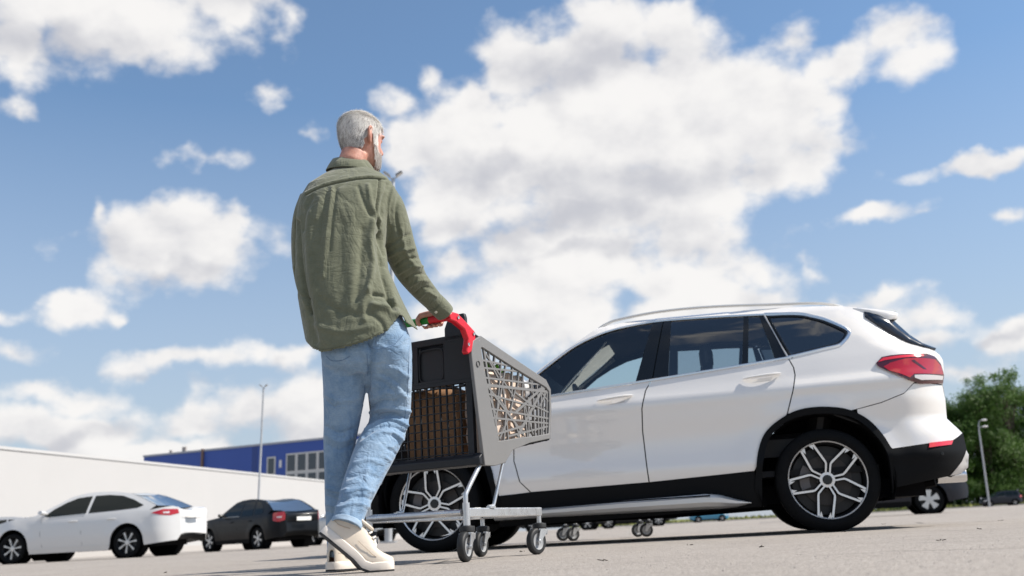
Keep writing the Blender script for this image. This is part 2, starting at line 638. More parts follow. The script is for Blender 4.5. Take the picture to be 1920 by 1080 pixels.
# loose grit lying on the asphalt in front of the lens
g = MB()
rnd = random.Random(11)
for i in range(2600):
    y = rnd.uniform(1.2, 9.0)
    x = rnd.uniform(-.62, .62) * y
    s = rnd.uniform(.0008, .0032) * (1.0 + .3 * (rnd.random() < .04))
    a = rnd.uniform(0, PI)
    top = (x + rnd.uniform(-.3, .3) * s, y + rnd.uniform(-.3, .3) * s, s * rnd.uniform(.7, 1.2))
    q = [(x + s * math.cos(a + k * PI / 2) * rnd.uniform(.7, 1.2), y + s * math.sin(a + k * PI / 2) * rnd.uniform(.7, 1.2), -.0003) for k in range(4)]
    g.add(q + [top], [(0, 1, 4), (1, 2, 4), (2, 3, 4), (3, 0, 4)])
tag(g.build('grit', mat('grit_stone', (.36, .33, .30), .9, var=.5, var_scale=35), smooth=False),
    'fine loose grit scattered over the asphalt in the foreground', 'grit', kind='stuff')

g = MB()
for px, y in ((1580, 6.3), (1878, 7.4), (1420, 4.0), (1130, 3.4), (1760, 3.6), (310, 5.2), (980, 5.6), (1660, 9.0), (1290, 5.0), (1840, 5.0)):
    x = at_y(px, 1000, y).x
    a = rnd.uniform(0, 6.28)
    for k in range(3):
        L_ = rnd.uniform(.008, .022)
        q = Vector((x + rnd.uniform(-.01, .01), y + rnd.uniform(-.02, .02), .003))
        g.tube([q, q + Vector((math.cos(a + k) * L_, math.sin(a + k) * L_, rnd.uniform(.0, .006)))], .0016, 5)
tag(g.build('litter_crumbs', mat('dark_crumb', (.05, .04, .03), .9)), 'tiny dark crumbs and twigs lying on the asphalt', 'debris', kind='stuff')

# grass strip along the far edge of the car park, behind it the trees
M_GRASS = mat('dry_grass', (.16, .17, .05), .9, var=.45, var_scale=.6)
M_KERB = mat('kerb_concrete', (.40, .38, .35), .85, var=.2, var_scale=2)
rnd = random.Random(5)
g = MB()
nx, ny = 60, 6
for j in range(ny + 1):
    for i in range(nx + 1):
        x = 6 + i * 2.2
        y = 121 + j * 6
        z = .12 + .25 * noise.noise(Vector((x * .15, y * .15, 0))) * (j > 0) + .06 * j
        g.v.append((x, y, max(z, .1)))
for j in range(ny):
    for i in range(nx):
        a = j * (nx + 1) + i
        g.f.append((a, a + 1, a + nx + 2, a + nx + 1))
tag(g.build('grass_verge', M_GRASS), kind='structure')
g = MB()
for i in range(2400):
    x, y = rnd.uniform(7, 137), 121.3 + abs(rnd.gauss(0, 2.5))
    hh = rnd.uniform(.15, .5)
    a = rnd.uniform(0, PI)
    w = rnd.uniform(.1, .3)
    dx, dy = math.cos(a) * w, math.sin(a) * w
    g.add([(x - dx, y - dy, .1), (x + dx, y + dy, .1), (x + rnd.uniform(-.2, .2), y, .1 + hh)], [(0, 1, 2)])
tag(g.build('tall_grass', mat('tall_grass', (.20, .21, .06), .9, var=.5, var_scale=.8), smooth=False),
    'uncut yellow-green grass along the far edge of the car park', 'grass', kind='stuff')
kerb = tag(MB().box((71, 120.8, .06), (130, .3, .14)).build('kerb', M_KERB, smooth=False), kind='structure')

# ------------------------------------------------------------------ white hall and blue store behind the parked cars
TILT = math.radians(2.0)          # the car park falls away to the left: what stands plumb leans right of its normal


def line_wall(a, b, t0, t1, z0, z1, th):
    """box along a->b between fractions t0..t1"""
    a, b = Vector((a[0], a[1], 0)), Vector((b[0], b[1], 0))
    d = (b - a)
    n = Vector((d.y, -d.x, 0)).normalized()       # towards the camera side
    p, q = a + d * t0, a + d * t1
    vs = [p + n * th, q + n * th, q - n * .3, p - n * .3]
    return [Vector((v.x, v.y, z)) for z in (z0, z1) for v in vs], [(3, 2, 1, 0), (4, 5, 6, 7), (0, 1, 5, 4), (1, 2, 6, 5), (2, 3, 7, 6), (3, 0, 4, 7)]


WA, WB = (-24.75, 34.0), (-11.35, 105.6)
M_HALL = mat('white_render', (.445, .442, .438), .8, var=.03, var_scale=.2)
hall = empty('white_hall', (WA[0], WA[1], 0), 0, 'long blank white hall behind the parked cars on the left', 'building')


def rel(vs, o):
    return [Vector(v) - o.location for v in vs]


g = MB()
vs, fs = line_wall(WA, WB, 0, 1, 0, 4.86, 0)
g.add(rel(vs, hall), fs)
g.build('wall', M_HALL, hall, smooth=False)
g = MB()
vs, fs = line_wall(WA, WB, -.001, 1.001, 4.862, 5.0, .05)
g.add(rel(vs, hall), fs)
g.build('coping', mat('white_coping', (.48, .48, .475), .6), hall, smooth=False)
g = MB()
vs, fs = line_wall(WA, WB, 0, 1, 0, .32, .03)
g.add(rel(vs, hall), fs)
g.build('plinth', mat('grey_plinth', (.42, .40, .38), .85), hall, smooth=False)

BA, BB = (-51.2, 131.6), (-9.5, 108.57)
M_BLUE = mat('blue_cladding', (.030, .080, .34), .55, var=.06, var_scale=.15)
M_BLUE_SHADE = mat('blue_cladding_shade', (.018, .05, .22), .55)
store = empty('blue_store', (BA[0], BA[1], 0), 0, 'long deep blue store with gridded windows beyond the white hall', 'building')
store.rotation_euler = (0, TILT * .5, 0)
BH = 13.0


def store_part(name, mt, t0, t1, z0, z1, th, parent=store):
    g = MB()
    vs, fs = line_wall(BA, BB, t0, t1, z0, z1, th)
    g.add(rel(vs, store), fs)
    return g.build(name, mt, parent, smooth=False)


store_part('wall', M_BLUE, 0, 1, 0, BH - .5, 0)
store_part('roof_edge', mat('grey_roof_edge', (.36, .38, .42), .5), -.002, 1.002, BH - .498, BH - .25, .1)
store_part('recess_shade', M_BLUE_SHADE, .415, .436, 0, BH - .51, .02)  # flat strip in darker blue, the shade of a recess painted on
store_part('downpipe', mat('brown_pipe', (.16, .10, .08), .6), .232, .239, 4, BH - .2, .25)
for k, t in enumerate((.10, .15)):
    store_part('roof_unit', mat('roof_unit_grey', (.35, .32, .30), .6), t, t + .008 + .006 * (k % 2), BH - .248, BH + .1 + .25 * (k % 2), -.1)
M_PANE = mat('window_pane_dark', (.03, .035, .045), .12, spec=.8)
M_MULL = mat('window_mullion', (.55, .54, .52), .5)
M_SIGN = mat('small_white_sign', (.7, .68, .68), .5)


def window(t0, t1, z0, z1, nx, nz, name='window'):
    fr = store_part(name, M_MULL, t0, t1, z0, z1, .06)
    dt, dz = (t1 - t0) / nx, (z1 - z0) / nz
    L = math.hypot(BB[0] - BA[0], BB[1] - BA[1])
    for i in range(nx):
        for j in range(nz):
            store_part('pane', M_PANE, t0 + dt * i + .22 / L, t0 + dt * (i + 1) - .22 / L, z0 + dz * j + .2, z0 + dz * (j + 1) - .2, .075, fr)


for zz in (3.5, 6.1, 8.7):
    window(.469, .499, zz, zz + 2.3, 1, 1)
    store_part('small_sign', M_SIGN, .512, .520, zz + .9, zz + 1.8, .08)
window(.535, .745, 1.9, 11.2, 6, 4)
window(.77, .98, 1.9, 11.2, 6, 4)


# ------------------------------------------------------------------ lamp posts
M_STEEL = mat('galvanised_steel', (.42, .43, .44), .5, metal=.5, var=.1, var_scale=3)
M_LAMPHEAD = mat('lamp_head_grey', (.16, .165, .17), .5)
M_LAMPGLASS = mat('lamp_glass', (.6, .6, .58), .2)


def flood_post(loc, h, label, base_blue=False):
    o = empty('flood_lamp_post', loc, 0, label, 'lamp post', 'tall twin flood lamp posts')
    o.rotation_euler = (0, TILT, 0)
    MB().tube([(0, 0, 0), (0, 0, 1.2), (0, 0, 1.25), (0, 0, h)], [.010 * h, .0095 * h, .0075 * h, .0055 * h], 12).build('pole', M_STEEL, o)
    MB().box((0, 0, .02), (.4, .4, .04)).build('base_plate', M_STEEL, o)
    q = h / 9.86
    q *= .46
    MB().tube([(-.42 * q, 0, h + .28 * q), (-.2 * q, 0, h + .08 * q), (0, 0, h), (.2 * q, 0, h + .08 * q), (.42 * q, 0, h + .28 * q)], .035 * q, 8).build('bracket', M_STEEL, o)
    for s in (-1, 1):
        rot = Matrix.Rotation(-s * .62, 3, 'Y')
        hd = MB().box((s * .36 * q, -.1 * q, h + .26 * q), (.50 * q, .42 * q, .13 * q), rot, (.8, .8)).build('lamp_head', M_LAMPHEAD, o, smooth=False, bevel=.015)
        MB().box(Vector((s * .36 * q, -.1 * q, h + .26 * q)) + rot @ Vector((0, 0, -.069 * q)), (.42 * q, .34 * q, .006), rot).build('lens', M_LAMPGLASS, hd, smooth=False)
    return o


p = at_y(481, 1000, 40.0)
flood_post((p.x, 40.0, 0), 6.5, 'tall slim floodlight post standing before the white hall')
flood_post((-3.5, 25.4, 0), 9.86, "floodlight post whose twin heads show past the man's right shoulder")
o = tag(MB().tube([(0, 0, 0), (0, 0, 1.9)], .045, 8).build('marker_post', mat('blue_post', (.05, .08, .30), .5)), 'thin blue marker post beside the slim floodlight post', 'post')
o.location = (p.x - .12, 39.6, 0)

o = empty('street_lamp', (at_y(1853, 935, 89).x, 89, 0), 0, 'grey street lamp with two small heads in front of the trees', 'lamp post')
o.rotation_euler = (0, TILT * .9, 0)
path = [(0, 0, 0), (0, 0, 2), (0, 0, 5), (0, 0, 6.8), (.04, 0, 7.35), (.16, 0, 7.66), (.34, -.1, 7.72)]
MB().tube(path, [.09, .085, .075, .06, .045, .04, .035], 10).build('pole', M_STEEL, o)
MB().tube([(.0, 0, 6.95), (.08, -.2, 7.08), (.22, -.35, 7.1)], .03, 8).build('arm', M_STEEL, o)
for q in ((.50, -.1, 7.73), (.38, -.38, 7.11)):
    g = MB()
    g.loft([[Vector(q) + Vector((x, w * math.cos(a), hh * math.sin(a))) for a in [k * PI / 5 for k in range(10)]]
            for x, w, hh in ((-.22, .05, .04), (-.1, .12, .08), (.1, .14, .09), (.28, .06, .04))])
    g.build('lamp_head', mat('lamp_head_pale', (.62, .62, .62), .4), o)


# ------------------------------------------------------------------ trees
def leaf_mat(name, c):
    m = bpy.data.materials.new(name)
    m.use_nodes = True
    t = NT(m.node_tree)
    b = t.n['Principled BSDF']
    tc = t.node('ShaderNodeTexCoord').outputs['Object']
    n = t.noise(tc, .9, 4, .6)
    n2 = t.noise(tc, 9, 2, .6)
    col = t.ramp(t.math('ADD', t.math('MULTIPLY', n, .65), t.math('MULTIPLY', n2, .35)),
                 [(.3, tuple(x * .65 for x in c)), (.55, c), (.75, (c[0] * 1.6, c[1] * 1.35, c[2] * 1.1))])
    t.l.new(col, b.inputs['Base Color'])
    b.inputs['Roughness'].default_value = .55
    b.inputs['Specular IOR Level'].default_value = .3
    tl = t.node('ShaderNodeBsdfTranslucent')
    t.l.new(col, tl.inputs[0])
    mx = t.node('ShaderNodeMixShader')
    mx.inputs[0].default_value = .4
    out = t.n['Material Output']
    t.l.new(b.outputs[0], mx.inputs[1])
    t.l.new(tl.outputs[0], mx.inputs[2])
    t.l.new(mx.outputs[0], out.inputs[0])
    return m


LEAF = [leaf_mat('foliage_a', (.076, .158, .028)), leaf_mat('foliage_b', (.062, .134, .027)), leaf_mat('foliage_c', (.090, .178, .032))]
M_BARK = mat('bark', (.07, .055, .042), .9, var=.3, var_scale=3, bump=.02, bump_scale=6)


def tree_meshes(seed, h, spread):
    rnd = random.Random(seed)
    trunk = MB()
    base = [Vector((0, 0, -.2))]
    for k in range(1, 7):
        base.append(Vector((rnd.uniform(-.15, .15) * k * .5, rnd.uniform(-.15, .15) * k * .5, h * .13 * k)))
    trunk.tube(base, [.30, .25, .21, .18, .14, .10, .05], 9)
    clumps = []
    for k in range(64):
        zf = rnd.uniform(.13, .98)
        r = spread * (math.sin(PI * min(1, (zf - .02) * .98) ** .85) ** .6) * rnd.uniform(.25, 1.0)
        a = rnd.uniform(0, 2 * PI)
        c = Vector((math.cos(a) * r, math.sin(a) * r, h * zf))
        clumps.append((c, rnd.uniform(.55, 1.25) * (1.15 - .45 * zf) * spread / 3.4))
        j = min(6, max(1, int(zf * 7 - 1)))
        b0 = base[j]
        if k % 2 == 0:
            mid = b0.lerp(c, .55) + Vector((0, 0, .3))
            trunk.tube([b0, mid, c], [.07, .045, .015], 5)
    vs, fs = [], []
    for c, s in clumps:
        n = int(170 * s * s + 50)
        for i in range(n):
            d = Vector((rnd.gauss(0, 1), rnd.gauss(0, 1), rnd.gauss(0, .8)))
            d = d.normalized() * (rnd.random() ** .45) * s * 1.35
            p_ = c + d
            u = Vector((rnd.gauss(0, 1), rnd.gauss(0, 1), rnd.gauss(0, 1))).normalized()
            v = u.orthogonal().normalized()
            w = rnd.uniform(.20, .42)
            l = w * rnd.uniform(1.0, 1.7)
            b = len(vs)
            vs += [p_ - v * w * .5, p_ + u * l * .5 + v * w * .1, p_ + u * l, p_ + v * w * .5 + u * l * .45]
            fs.append((b, b + 1, b + 2, b + 3))
    crown = MB()
    crown.v, crown.f = vs, fs
    cm = bpy.data.meshes.new('crown')
    cm.from_pydata(vs, [], fs)
    return trunk.mesh('trunk'), cm


TREES = [tree_meshes(21, 15.6, 3.5), tree_meshes(22, 14.6, 4.0), tree_meshes(23, 16.4, 3.7)]
rnd = random.Random(9)
tree_spots = [  # px at the base, distance, height scale, mesh, where it stands
    (1755, 128, .98, 0, 'first of the row, tucked against the white car'),
    (1782, 131, 1.0, 1, 'second tree from the white car in the row'),
    (1806, 126, .74, 0, 'low tree right behind the street lamp head'),
    (1834, 130, .92, 1, 'broad tree just right of the street lamp'),
    (1868, 127, 1.02, 2, 'tall tree above the far dark car'),
    (1893, 132, 1.10, 0, 'slim tree second from the right picture edge'),
    (1918, 126, 1.04, 2, 'tree cut by the right picture edge'),
    (1735, 136, .95, 2, 'tree mostly hidden by the rear of the white car'),
    (1850, 139, 1.0, 0, 'tree of the second row filling the gap above the lamp'),
    (1900, 140, 1.0, 1, 'tree of the second row near the right edge'),
    (1800, 141, .88, 2, 'tree of the second row left of the street lamp'),
    (1955, 129, 1.0, 1, 'tree just beyond the right edge, its branches reaching in'),
]
for k, (px, y, s, mi, where) in enumerate(tree_spots):
    px0 = at_y(px, 940, y)
    o = empty('deciduous_tree', (px0.x, y, 0), rnd.uniform(0, 6.28), 'green leafy ' + where, 'tree', 'trees along the far edge')
    o.scale = (s, s, s)
    link('trunk', TREES[mi][0], M_BARK, o)
    link('crown', TREES[mi][1], LEAF[mi], o)
# undergrowth between the trunks
vs, fs = [], []
for i in range(9000):
    x = rnd.uniform(44, 95)
    y = 133 + rnd.gauss(0, 4)
    z = abs(rnd.gauss(0, 1.6))
    u = Vector((rnd.gauss(0, 1), rnd.gauss(0, 1), rnd.gauss(0, 1))).normalized()
    v = u.orthogonal().normalized()
    w = rnd.uniform(.15, .4)
    p_ = Vector((x, y, z))
    b = len(vs)
    vs += [p_ - v * w, p_ + u * w, p_ + v * w]
    fs.append((b, b + 1, b + 2))
cm = bpy.data.meshes.new('undergrowth')
cm.from_pydata(vs, [], fs)
tag(link('undergrowth', cm, LEAF[1]), 'dense dark undergrowth between the tree trunks', 'bushes', kind='stuff')

# ------------------------------------------------------------------ car building
def lerp_tab(x, xs, ys):
    return float(np.interp(x, xs, ys))


def fill2d(poly, step):
    """triangulate a 2D polygon with inner points; returns pts, tris, boundary index count"""
    P = []
    n = len(poly)
    for i in range(n):
        a, b = Vector(poly[i]), Vector(poly[(i + 1) % n])
        k = max(1, int(math.ceil((b - a).length / step)))
        for j in range(k):
            P.append(a.lerp(b, j / k))
    nb = len(P)
    arr = np.array([(p.x, p.y) for p in P])
    lo, hi = arr.min(0), arr.max(0)
    gx = np.arange(lo[0] + step * .5, hi[0], step)
    gz = np.arange(lo[1] + step * .43, hi[1], step * .87)
    pts = np.array([(x + (step * .5 if j % 2 else 0), z) for j, z in enumerate(gz) for x in gx]) if len(gx) and len(gz) else np.zeros((0, 2))
    if len(pts):
        inside = np.zeros(len(pts), bool)
        dist = np.full(len(pts), 1e9)
        for i in range(nb):
            a, b = arr[i], arr[(i + 1) % nb]
            cond = ((a[1] > pts[:, 1]) != (b[1] > pts[:, 1]))
            with np.errstate(divide='ignore', invalid='ignore'):
                xi = (b[0] - a[0]) * (pts[:, 1] - a[1]) / (b[1] - a[1] + 1e-30) + a[0]
            inside ^= cond & (pts[:, 0] < xi)
            ab = b - a
            t = np.clip(((pts - a) @ ab) / max(ab @ ab, 1e-12), 0, 1)
            dist = np.minimum(dist, np.linalg.norm(pts - (a + t[:, None] * ab), axis=1))
        pts = pts[inside & (dist > step * .5)]
    allv = P + [Vector((float(x), float(z))) for x, z in pts]
    res = delaunay_2d_cdt(allv, [], [list(range(nb))], 1, 1e-6)
    return res[0], res[2], nb


class CarShell:
    def __init__(self, root, W):
        self.root, self.W = root, W

    def P(self, x, z, side=1, off=0.0):
        return Vector((x, side * (self.W(x, z) + off), z))

    def skin(self, name, poly, mt, side=1, off=0.0, step=.05, depth=.018, parent=None):
        vs2, tris, nb = fill2d(poly, step)
        b = MB()
        vs = [self.P(p.x, p.y, side, off) for p in vs2]
        b.add(vs, [tuple(t) if side > 0 else tuple(reversed(t)) for t in tris])
        me = bpy.data.meshes.new(name)
        # folded-in edge so that panels have thickness
        edges = {}
        for t in tris:
            m = len(t)
            for i in range(m):
                e = (t[i], t[(i + 1) % m])
                k = (min(e), max(e))
                edges[k] = None if k in edges else e
        if depth:
            idx = {}
            vv, ff = [], []
            for e in edges.values():
                if e is None:
                    continue
                q = []
                for i in e:
                    if i not in idx:
                        idx[i] = len(vv)
                        vv.append(vs[i])
                        vv.append(vs[i] - Vector((0, side * depth, 0)))
                    q.append(idx[i])
                ff.append((q[0], q[1], q[1] + 1, q[0] + 1))
            b.add(vv, ff)
        me.from_pydata(b.v, [], b.f)
        bm = bmesh.new()
        bm.from_mesh(me)
        # outward orientation for the skin faces
        for f in bm.faces:
            f.smooth = True
            if f.normal.y * side < 0 and len(f.verts) == 3:
                f.normal_flip()
        bm.to_mesh(me)
        bm.free()
        return link(name, me, mt, parent or self.root)

    def strip(self, name, path, mt, crown, n=10, inset=0.0, parent=None, lift=0.0):
        """surface across the car between the two edges that follow path (x,z)"""
        pts = [Vector((p[0], p[1])) for p in path]
        rows = []
        for i, p in enumerate(pts):
            a, b = pts[max(0, i - 1)], pts[min(len(pts) - 1, i + 1)]
            t = (b - a).normalized()
            nrm = Vector((t.y, -t.x))             # path runs front -> rear over the top, so this points out
            if i == 0 and False:
                pass
            w = self.W(p.x, p.y) - inset
            c = crown(p) if callable(crown) else crown
            row = []
            for k in range(-n, n + 1):
                s = k / n
                o = c * (1 - s * s) + lift
                row.append(Vector((p.x + nrm.x * o * -1, w * s, p.y + nrm.y * o * -1)))
            rows.append(row)
        b = MB()
        b.loft(rows, closed=False, cap=False)
        me = bpy.data.meshes.new(name)
        me.from_pydata(b.v, [], b.f)
        me.polygons.foreach_set('use_smooth', [True] * len(me.polygons))
        return link(name, me, mt, parent or self.root)

    def trim(self, name, path, r, mt, side=1, off=0.0, sq=(1, 1), closed=False, parent=None, n=6):
        pts = [self.P(p[0], p[1], side, off) for p in path]
        return MB().tube(pts, r, n, closed=closed, squash=sq, up=(0, side, 0)).build(name, mt, parent or self.root)


def wheel(parent, x, y, side, R, rim, width, style, turn=0.0, hero=False, steer=0.0):
    o = empty('wheel', (x, y, R))
    o.parent = parent
    o.rotation_euler = (0, 0, steer)
    n = 64 if hero else 28
    h = width / 2
    s = side
    prof = [(rim + .002, -h * .82), (rim + .02, -h * .95), (R * .86, -h), (R * .965, -h * .86), (R, -h * .6), (R, -h * .2), (R, h * .2), (R, h * .6), (R * .965, h * .86),
            (R * .86, h), (rim + .02, h * .97), (rim + .004, h * .86)]
    MB().lathe([(a, b * s) for a, b in prof], n).build('tyre', M_RUBBER, o, angle=50)
    face = h * .70
    b = MB().lathe([(rim + .004, h * .86 * s), (rim, h * .80 * s), (rim * .965, h * .55 * s), (rim * .90, -h * .7 * s)], n)
    b.lathe([(0.001, -h * .1 * s), (rim * .90, -h * .1 * s)], n)
    rm = b.build('rim_barrel', M_RIMDARK, o, angle=50)
    if hero:
        MB().lathe([(rim * .985, (h * .80) * s), (rim + .003, (h * .87) * s), (rim + .006, (h * .84) * s)], n).build('rim_lip', M_RIM, o, angle=60)
        MB().lathe([(.06, 0), (.06, .012 * s), (.165, .012 * s), (.165, 0)], 40, center=(0, -h * .05 * s, 0)).build('brake_disc', M_DISC, o)
        cal = MB()
        arc = [-.35 + 1.0 * k / 8 for k in range(9)]
        cal.loft([[Vector((r * math.cos(a), y_ * s, r * math.sin(a))) for r, y_ in ((.112, -.012), (.112, .026), (.176, .026), (.176, -.012))] for a in arc])
        cal.build('brake_caliper', mat('caliper_grey', (.13, .12, .12), .5), o)
    sp = MB()
    facem = MB()
    if style == 'hero':
        def bar(pts, w0, w1):
            rows_f, rows_b = [], []
            for i, (r, a) in enumerate(pts):
                p = Vector((r * math.cos(a), 0, r * math.sin(a)))
                pa = pts[max(0, i - 1)]
                pb = pts[min(len(pts) - 1, i + 1)]
                t = Vector((pb[0] * math.cos(pb[1]) - pa[0] * math.cos(pa[1]), 0, pb[0] * math.sin(pb[1]) - pa[0] * math.sin(pa[1]))).normalized()
                q = Vector((-t.z, 0, t.x))
                w = w0 + (w1 - w0) * (i / (len(pts) - 1))
                yy = (face - .012 * (1 - r / rim)) * s
                rows_f.append((p + q * w + Vector((0, yy, 0)), p - q * w + Vector((0, yy, 0))))
                rows_b.append((p + q * w * 1.9 + Vector((0, yy - .028 * s, 0)), p - q * w * 1.9 + Vector((0, yy - .028 * s, 0))))
            sp.loft([[f[0] - Vector((0, .0015 * s, 0)), f[1] - Vector((0, .0015 * s, 0)), bk[1], bk[0]] for f, bk in zip(rows_f, rows_b)])
            facem.loft([[f[0], f[1]] for f in rows_f], closed=False, cap=False)
        for k in range(5):
            a0 = turn + 2 * PI * k / 5
            for sg in (-1, 1):
                d = .0135
                bar([(.040, a0 + sg * d / .040), (.075, a0 + sg * d / .075), (.108, a0 + sg * .0145 / .108), (.125, a0 + sg * .024 / .125), (rim * .975, a0 + sg * math.radians(25.5))], .0050, .0072)
                # flared foot of the spoke at the rim
                ae = a0 + sg * math.radians(25.5)
                tri = []
                for r, aa in ((rim * .985, ae + sg * .022), (rim * .985, ae + sg * .120), (rim * .84, ae + sg * .040)):
                    tri.append(Vector((r * math.cos(aa), (face + .0005) * s, r * math.sin(aa))))
                facem.add(tri, [(0, 1, 2)])
                sp.prism([v - Vector((0, .002 * s, 0)) for v in tri], (0, -.02 * s, 0))
        facem.lathe([(.032, (face - .010) * s), (.050, (face - .011) * s)], 40)
        sp.lathe([(.05, (face - .013) * s), (.062, (face - .03) * s), (.06, (face - .05) * s)], 40)
        facem.build('spoke_face', M_RIM, o, angle=20)
        sp.build('spokes', M_RIMDARK, o, angle=30)
        MB().lathe([(.001, (face - .004) * s), (.029, (face - .004) * s), (.0335, (face - .012) * s)], 32).build('center_cap', M_GLOSSBLACK, o)
        for k in range(5):
            a0 = turn + 2 * PI * (k + .5) / 5
            lug = MB().lathe([(.001, (face - .032) * s), (.011, (face - .032) * s), (.012, (face - .05) * s)], 10, center=(.058 * math.cos(a0), 0, .058 * math.sin(a0)))
            lug.build('lug_nut', M_DISC, o)
    else:
        ns, wd = style
        for k in range(ns):
            a0 = turn + 2 * PI * k / ns
            p0 = Vector((math.cos(a0), 0, math.sin(a0)))
            q = Vector((-p0.z, 0, p0.x))
            rows = []
            for r, w in ((.03, wd * .5), (rim * .5, wd * .55), (rim * .97, wd)):
                c = p0 * r
                rows.append([c + q * w + Vector((0, face * s, 0)), c - q * w + Vector((0, face * s, 0)), c - q * w + Vector((0, (face - .03) * s, 0)), c + q * w + Vector((0, (face - .03) * s, 0))])
            sp.loft(rows)
        sp.lathe([(.001, (face + .006) * s), (.05, (face + .004) * s), (.06, (face - .03) * s)], 20)
        sp.build('spokes', M_SATIN, o, angle=30)
    return o


# ------------------------------------------------------------------ the white car in the middle of the picture
CAR_YAW = .1905
CAR_O = Vector((2.1388, 7.4322, 0))
ZW = ([.10, .18, .26, .36, .46, .58, .72, .84, .95, 1.02, 1.08, 1.16, 1.30, 1.45, 1.53, 1.58, 1.62],
      [.80, .84, .870, .890, .900, .902, .900, .908, .905, .885, .868, .842, .790, .725, .680, .620, .52])
XR = ([.10, .20, .30, .37, .46, .51, .585, .636, .706, .756, .833, .926, 1.017, 1.119, 1.19, 1.25, 1.42, 1.50, 1.62],
      [-.55, -.75, -.93, -.985, -1.01, -1.008, -1.005, -.975, -.918, -.922, -.928, -.925, -.948, -.955, -.905, -.80, -.66, -.60, -.55])
XF = ([.10, .25, .40, .60, .75, .90, 1.05, 1.62], [3.30, 3.46, 3.52, 3.52, 3.48, 3.40, 3.0, 3.0])


def W_suv(x, z):
    w = lerp_tab(z, *ZW)
    xr, xf = lerp_tab(z, *XR), lerp_tab(z, *XF)
    if x < -.1:
        w -= .03 * min(1, (-.1 - x) / .6) ** 1.5
    if x > 1.2:
        w -= .06 * max(0, (x - 1.2) / 2.3) ** 2 * (1 if z < 1.06 else 1.6)
    # pressed lines: a soft shoulder under the handles and a hollow above the sill
    w += .017 * math.exp(-((z - (.93 + .03 * (1.2 - x))) / .042) ** 2) * (z < 1.1)
    w -= .018 * math.exp(-((z - (.67 - .02 * x)) / .12) ** 2)
    w += .014 * math.exp(-((z - .47) / .05) ** 2)
    # flared wheel arches
    for cx in (0.0, 2.67):
        r = math.hypot(x - cx, z - .34)
        w += .016 * math.exp(-((r - .47) / .07) ** 2)
    d = (x - xr) / .40
    if d < 1:
        w -= (w - .60) * (1 - max(d, 0)) ** 2.3
    d = (xf - x) / .75
    if d < 1:
        w -= (w - .52) * (1 - max(d, 0)) ** 2.3
    return max(w, .3)


suv = empty('white_suv', CAR_O, PI - CAR_YAW, 'white five-door crossover with split-spoke wheels parked behind the shopping trolley', 'car')
S = CarShell(suv, W_suv)

split1 = [(1.045, 1.100), (1.093, 1.024), (1.127, .897), (1.137, .738), (1.131, .56), (1.122, .394)]
split2 = [(.097, 1.176), (.072, 1.106), (.070, 1.049), (.099, .942), (.155, .789)]
arch_out = [(.423, .312), (.403, .42), (.376, .546), (.321, .664), (.227, .743), (.102, .802), (-.033, .818), (-.182, .803), (-.276, .77), (-.367, .707), (-.436, .611), (-.479, .51)]
arch_in = [(.386, .188), (.369, .361), (.348, .483), (.291, .631), (.202, .715), (.092, .76), (-.04, .773), (-.168, .76), (-.267, .728), (-.344, .666), (-.393, .601), (-.435, .52), (-.452, .432), (-.454, .311), (-.451, .226)]


def sm2(pts, n=4):
    return [(p.x, p.y) for p in spline([Vector((a, b, 0)) for a, b in pts], n)]


arch_out_s, arch_in_s = sm2(arch_out, 4), sm2(arch_in, 4)
roof_edge = [(1.422, 1.548), (1.2, 1.585), (.938, 1.602), (.564, 1.602), (.098, 1.582), (-.14, 1.566), (-.314, 1.548), (-.413, 1.53), (-.48, 1.503)]
apillar = [(2.02, 1.118), (1.898, 1.214), (1.86, 1.248), (1.708, 1.356), (1.516, 1.483), (1.422, 1.548)]
chrome_top = [(1.93, 1.165), (1.858, 1.223), (1.779, 1.282), (1.612, 1.398), (1.468, 1.467), (1.325, 1.513), (1.136, 1.545), (.943, 1.560), (.599, 1.552), (.212, 1.529)]
chrome_q = [(.212, 1.529), (-.017, 1.509), (-.11, 1.480), (-.198, 1.441), (-.307, 1.37), (-.335, 1.333), (-.323, 1.301), (-.288, 1.264), (-.249, 1.238), (-.165, 1.2238), (-.08, 1.2095), (.01, 1.1943), (.097, 1.180)]
belt = [(1.96, 1.022), (1.897, 1.028), (1.737, 1.043), (1.011, 1.100), (.415, 1.151), (.097, 1.180)]


def gap(pts, dx):
    return [(a + dx, b) for a, b in pts]


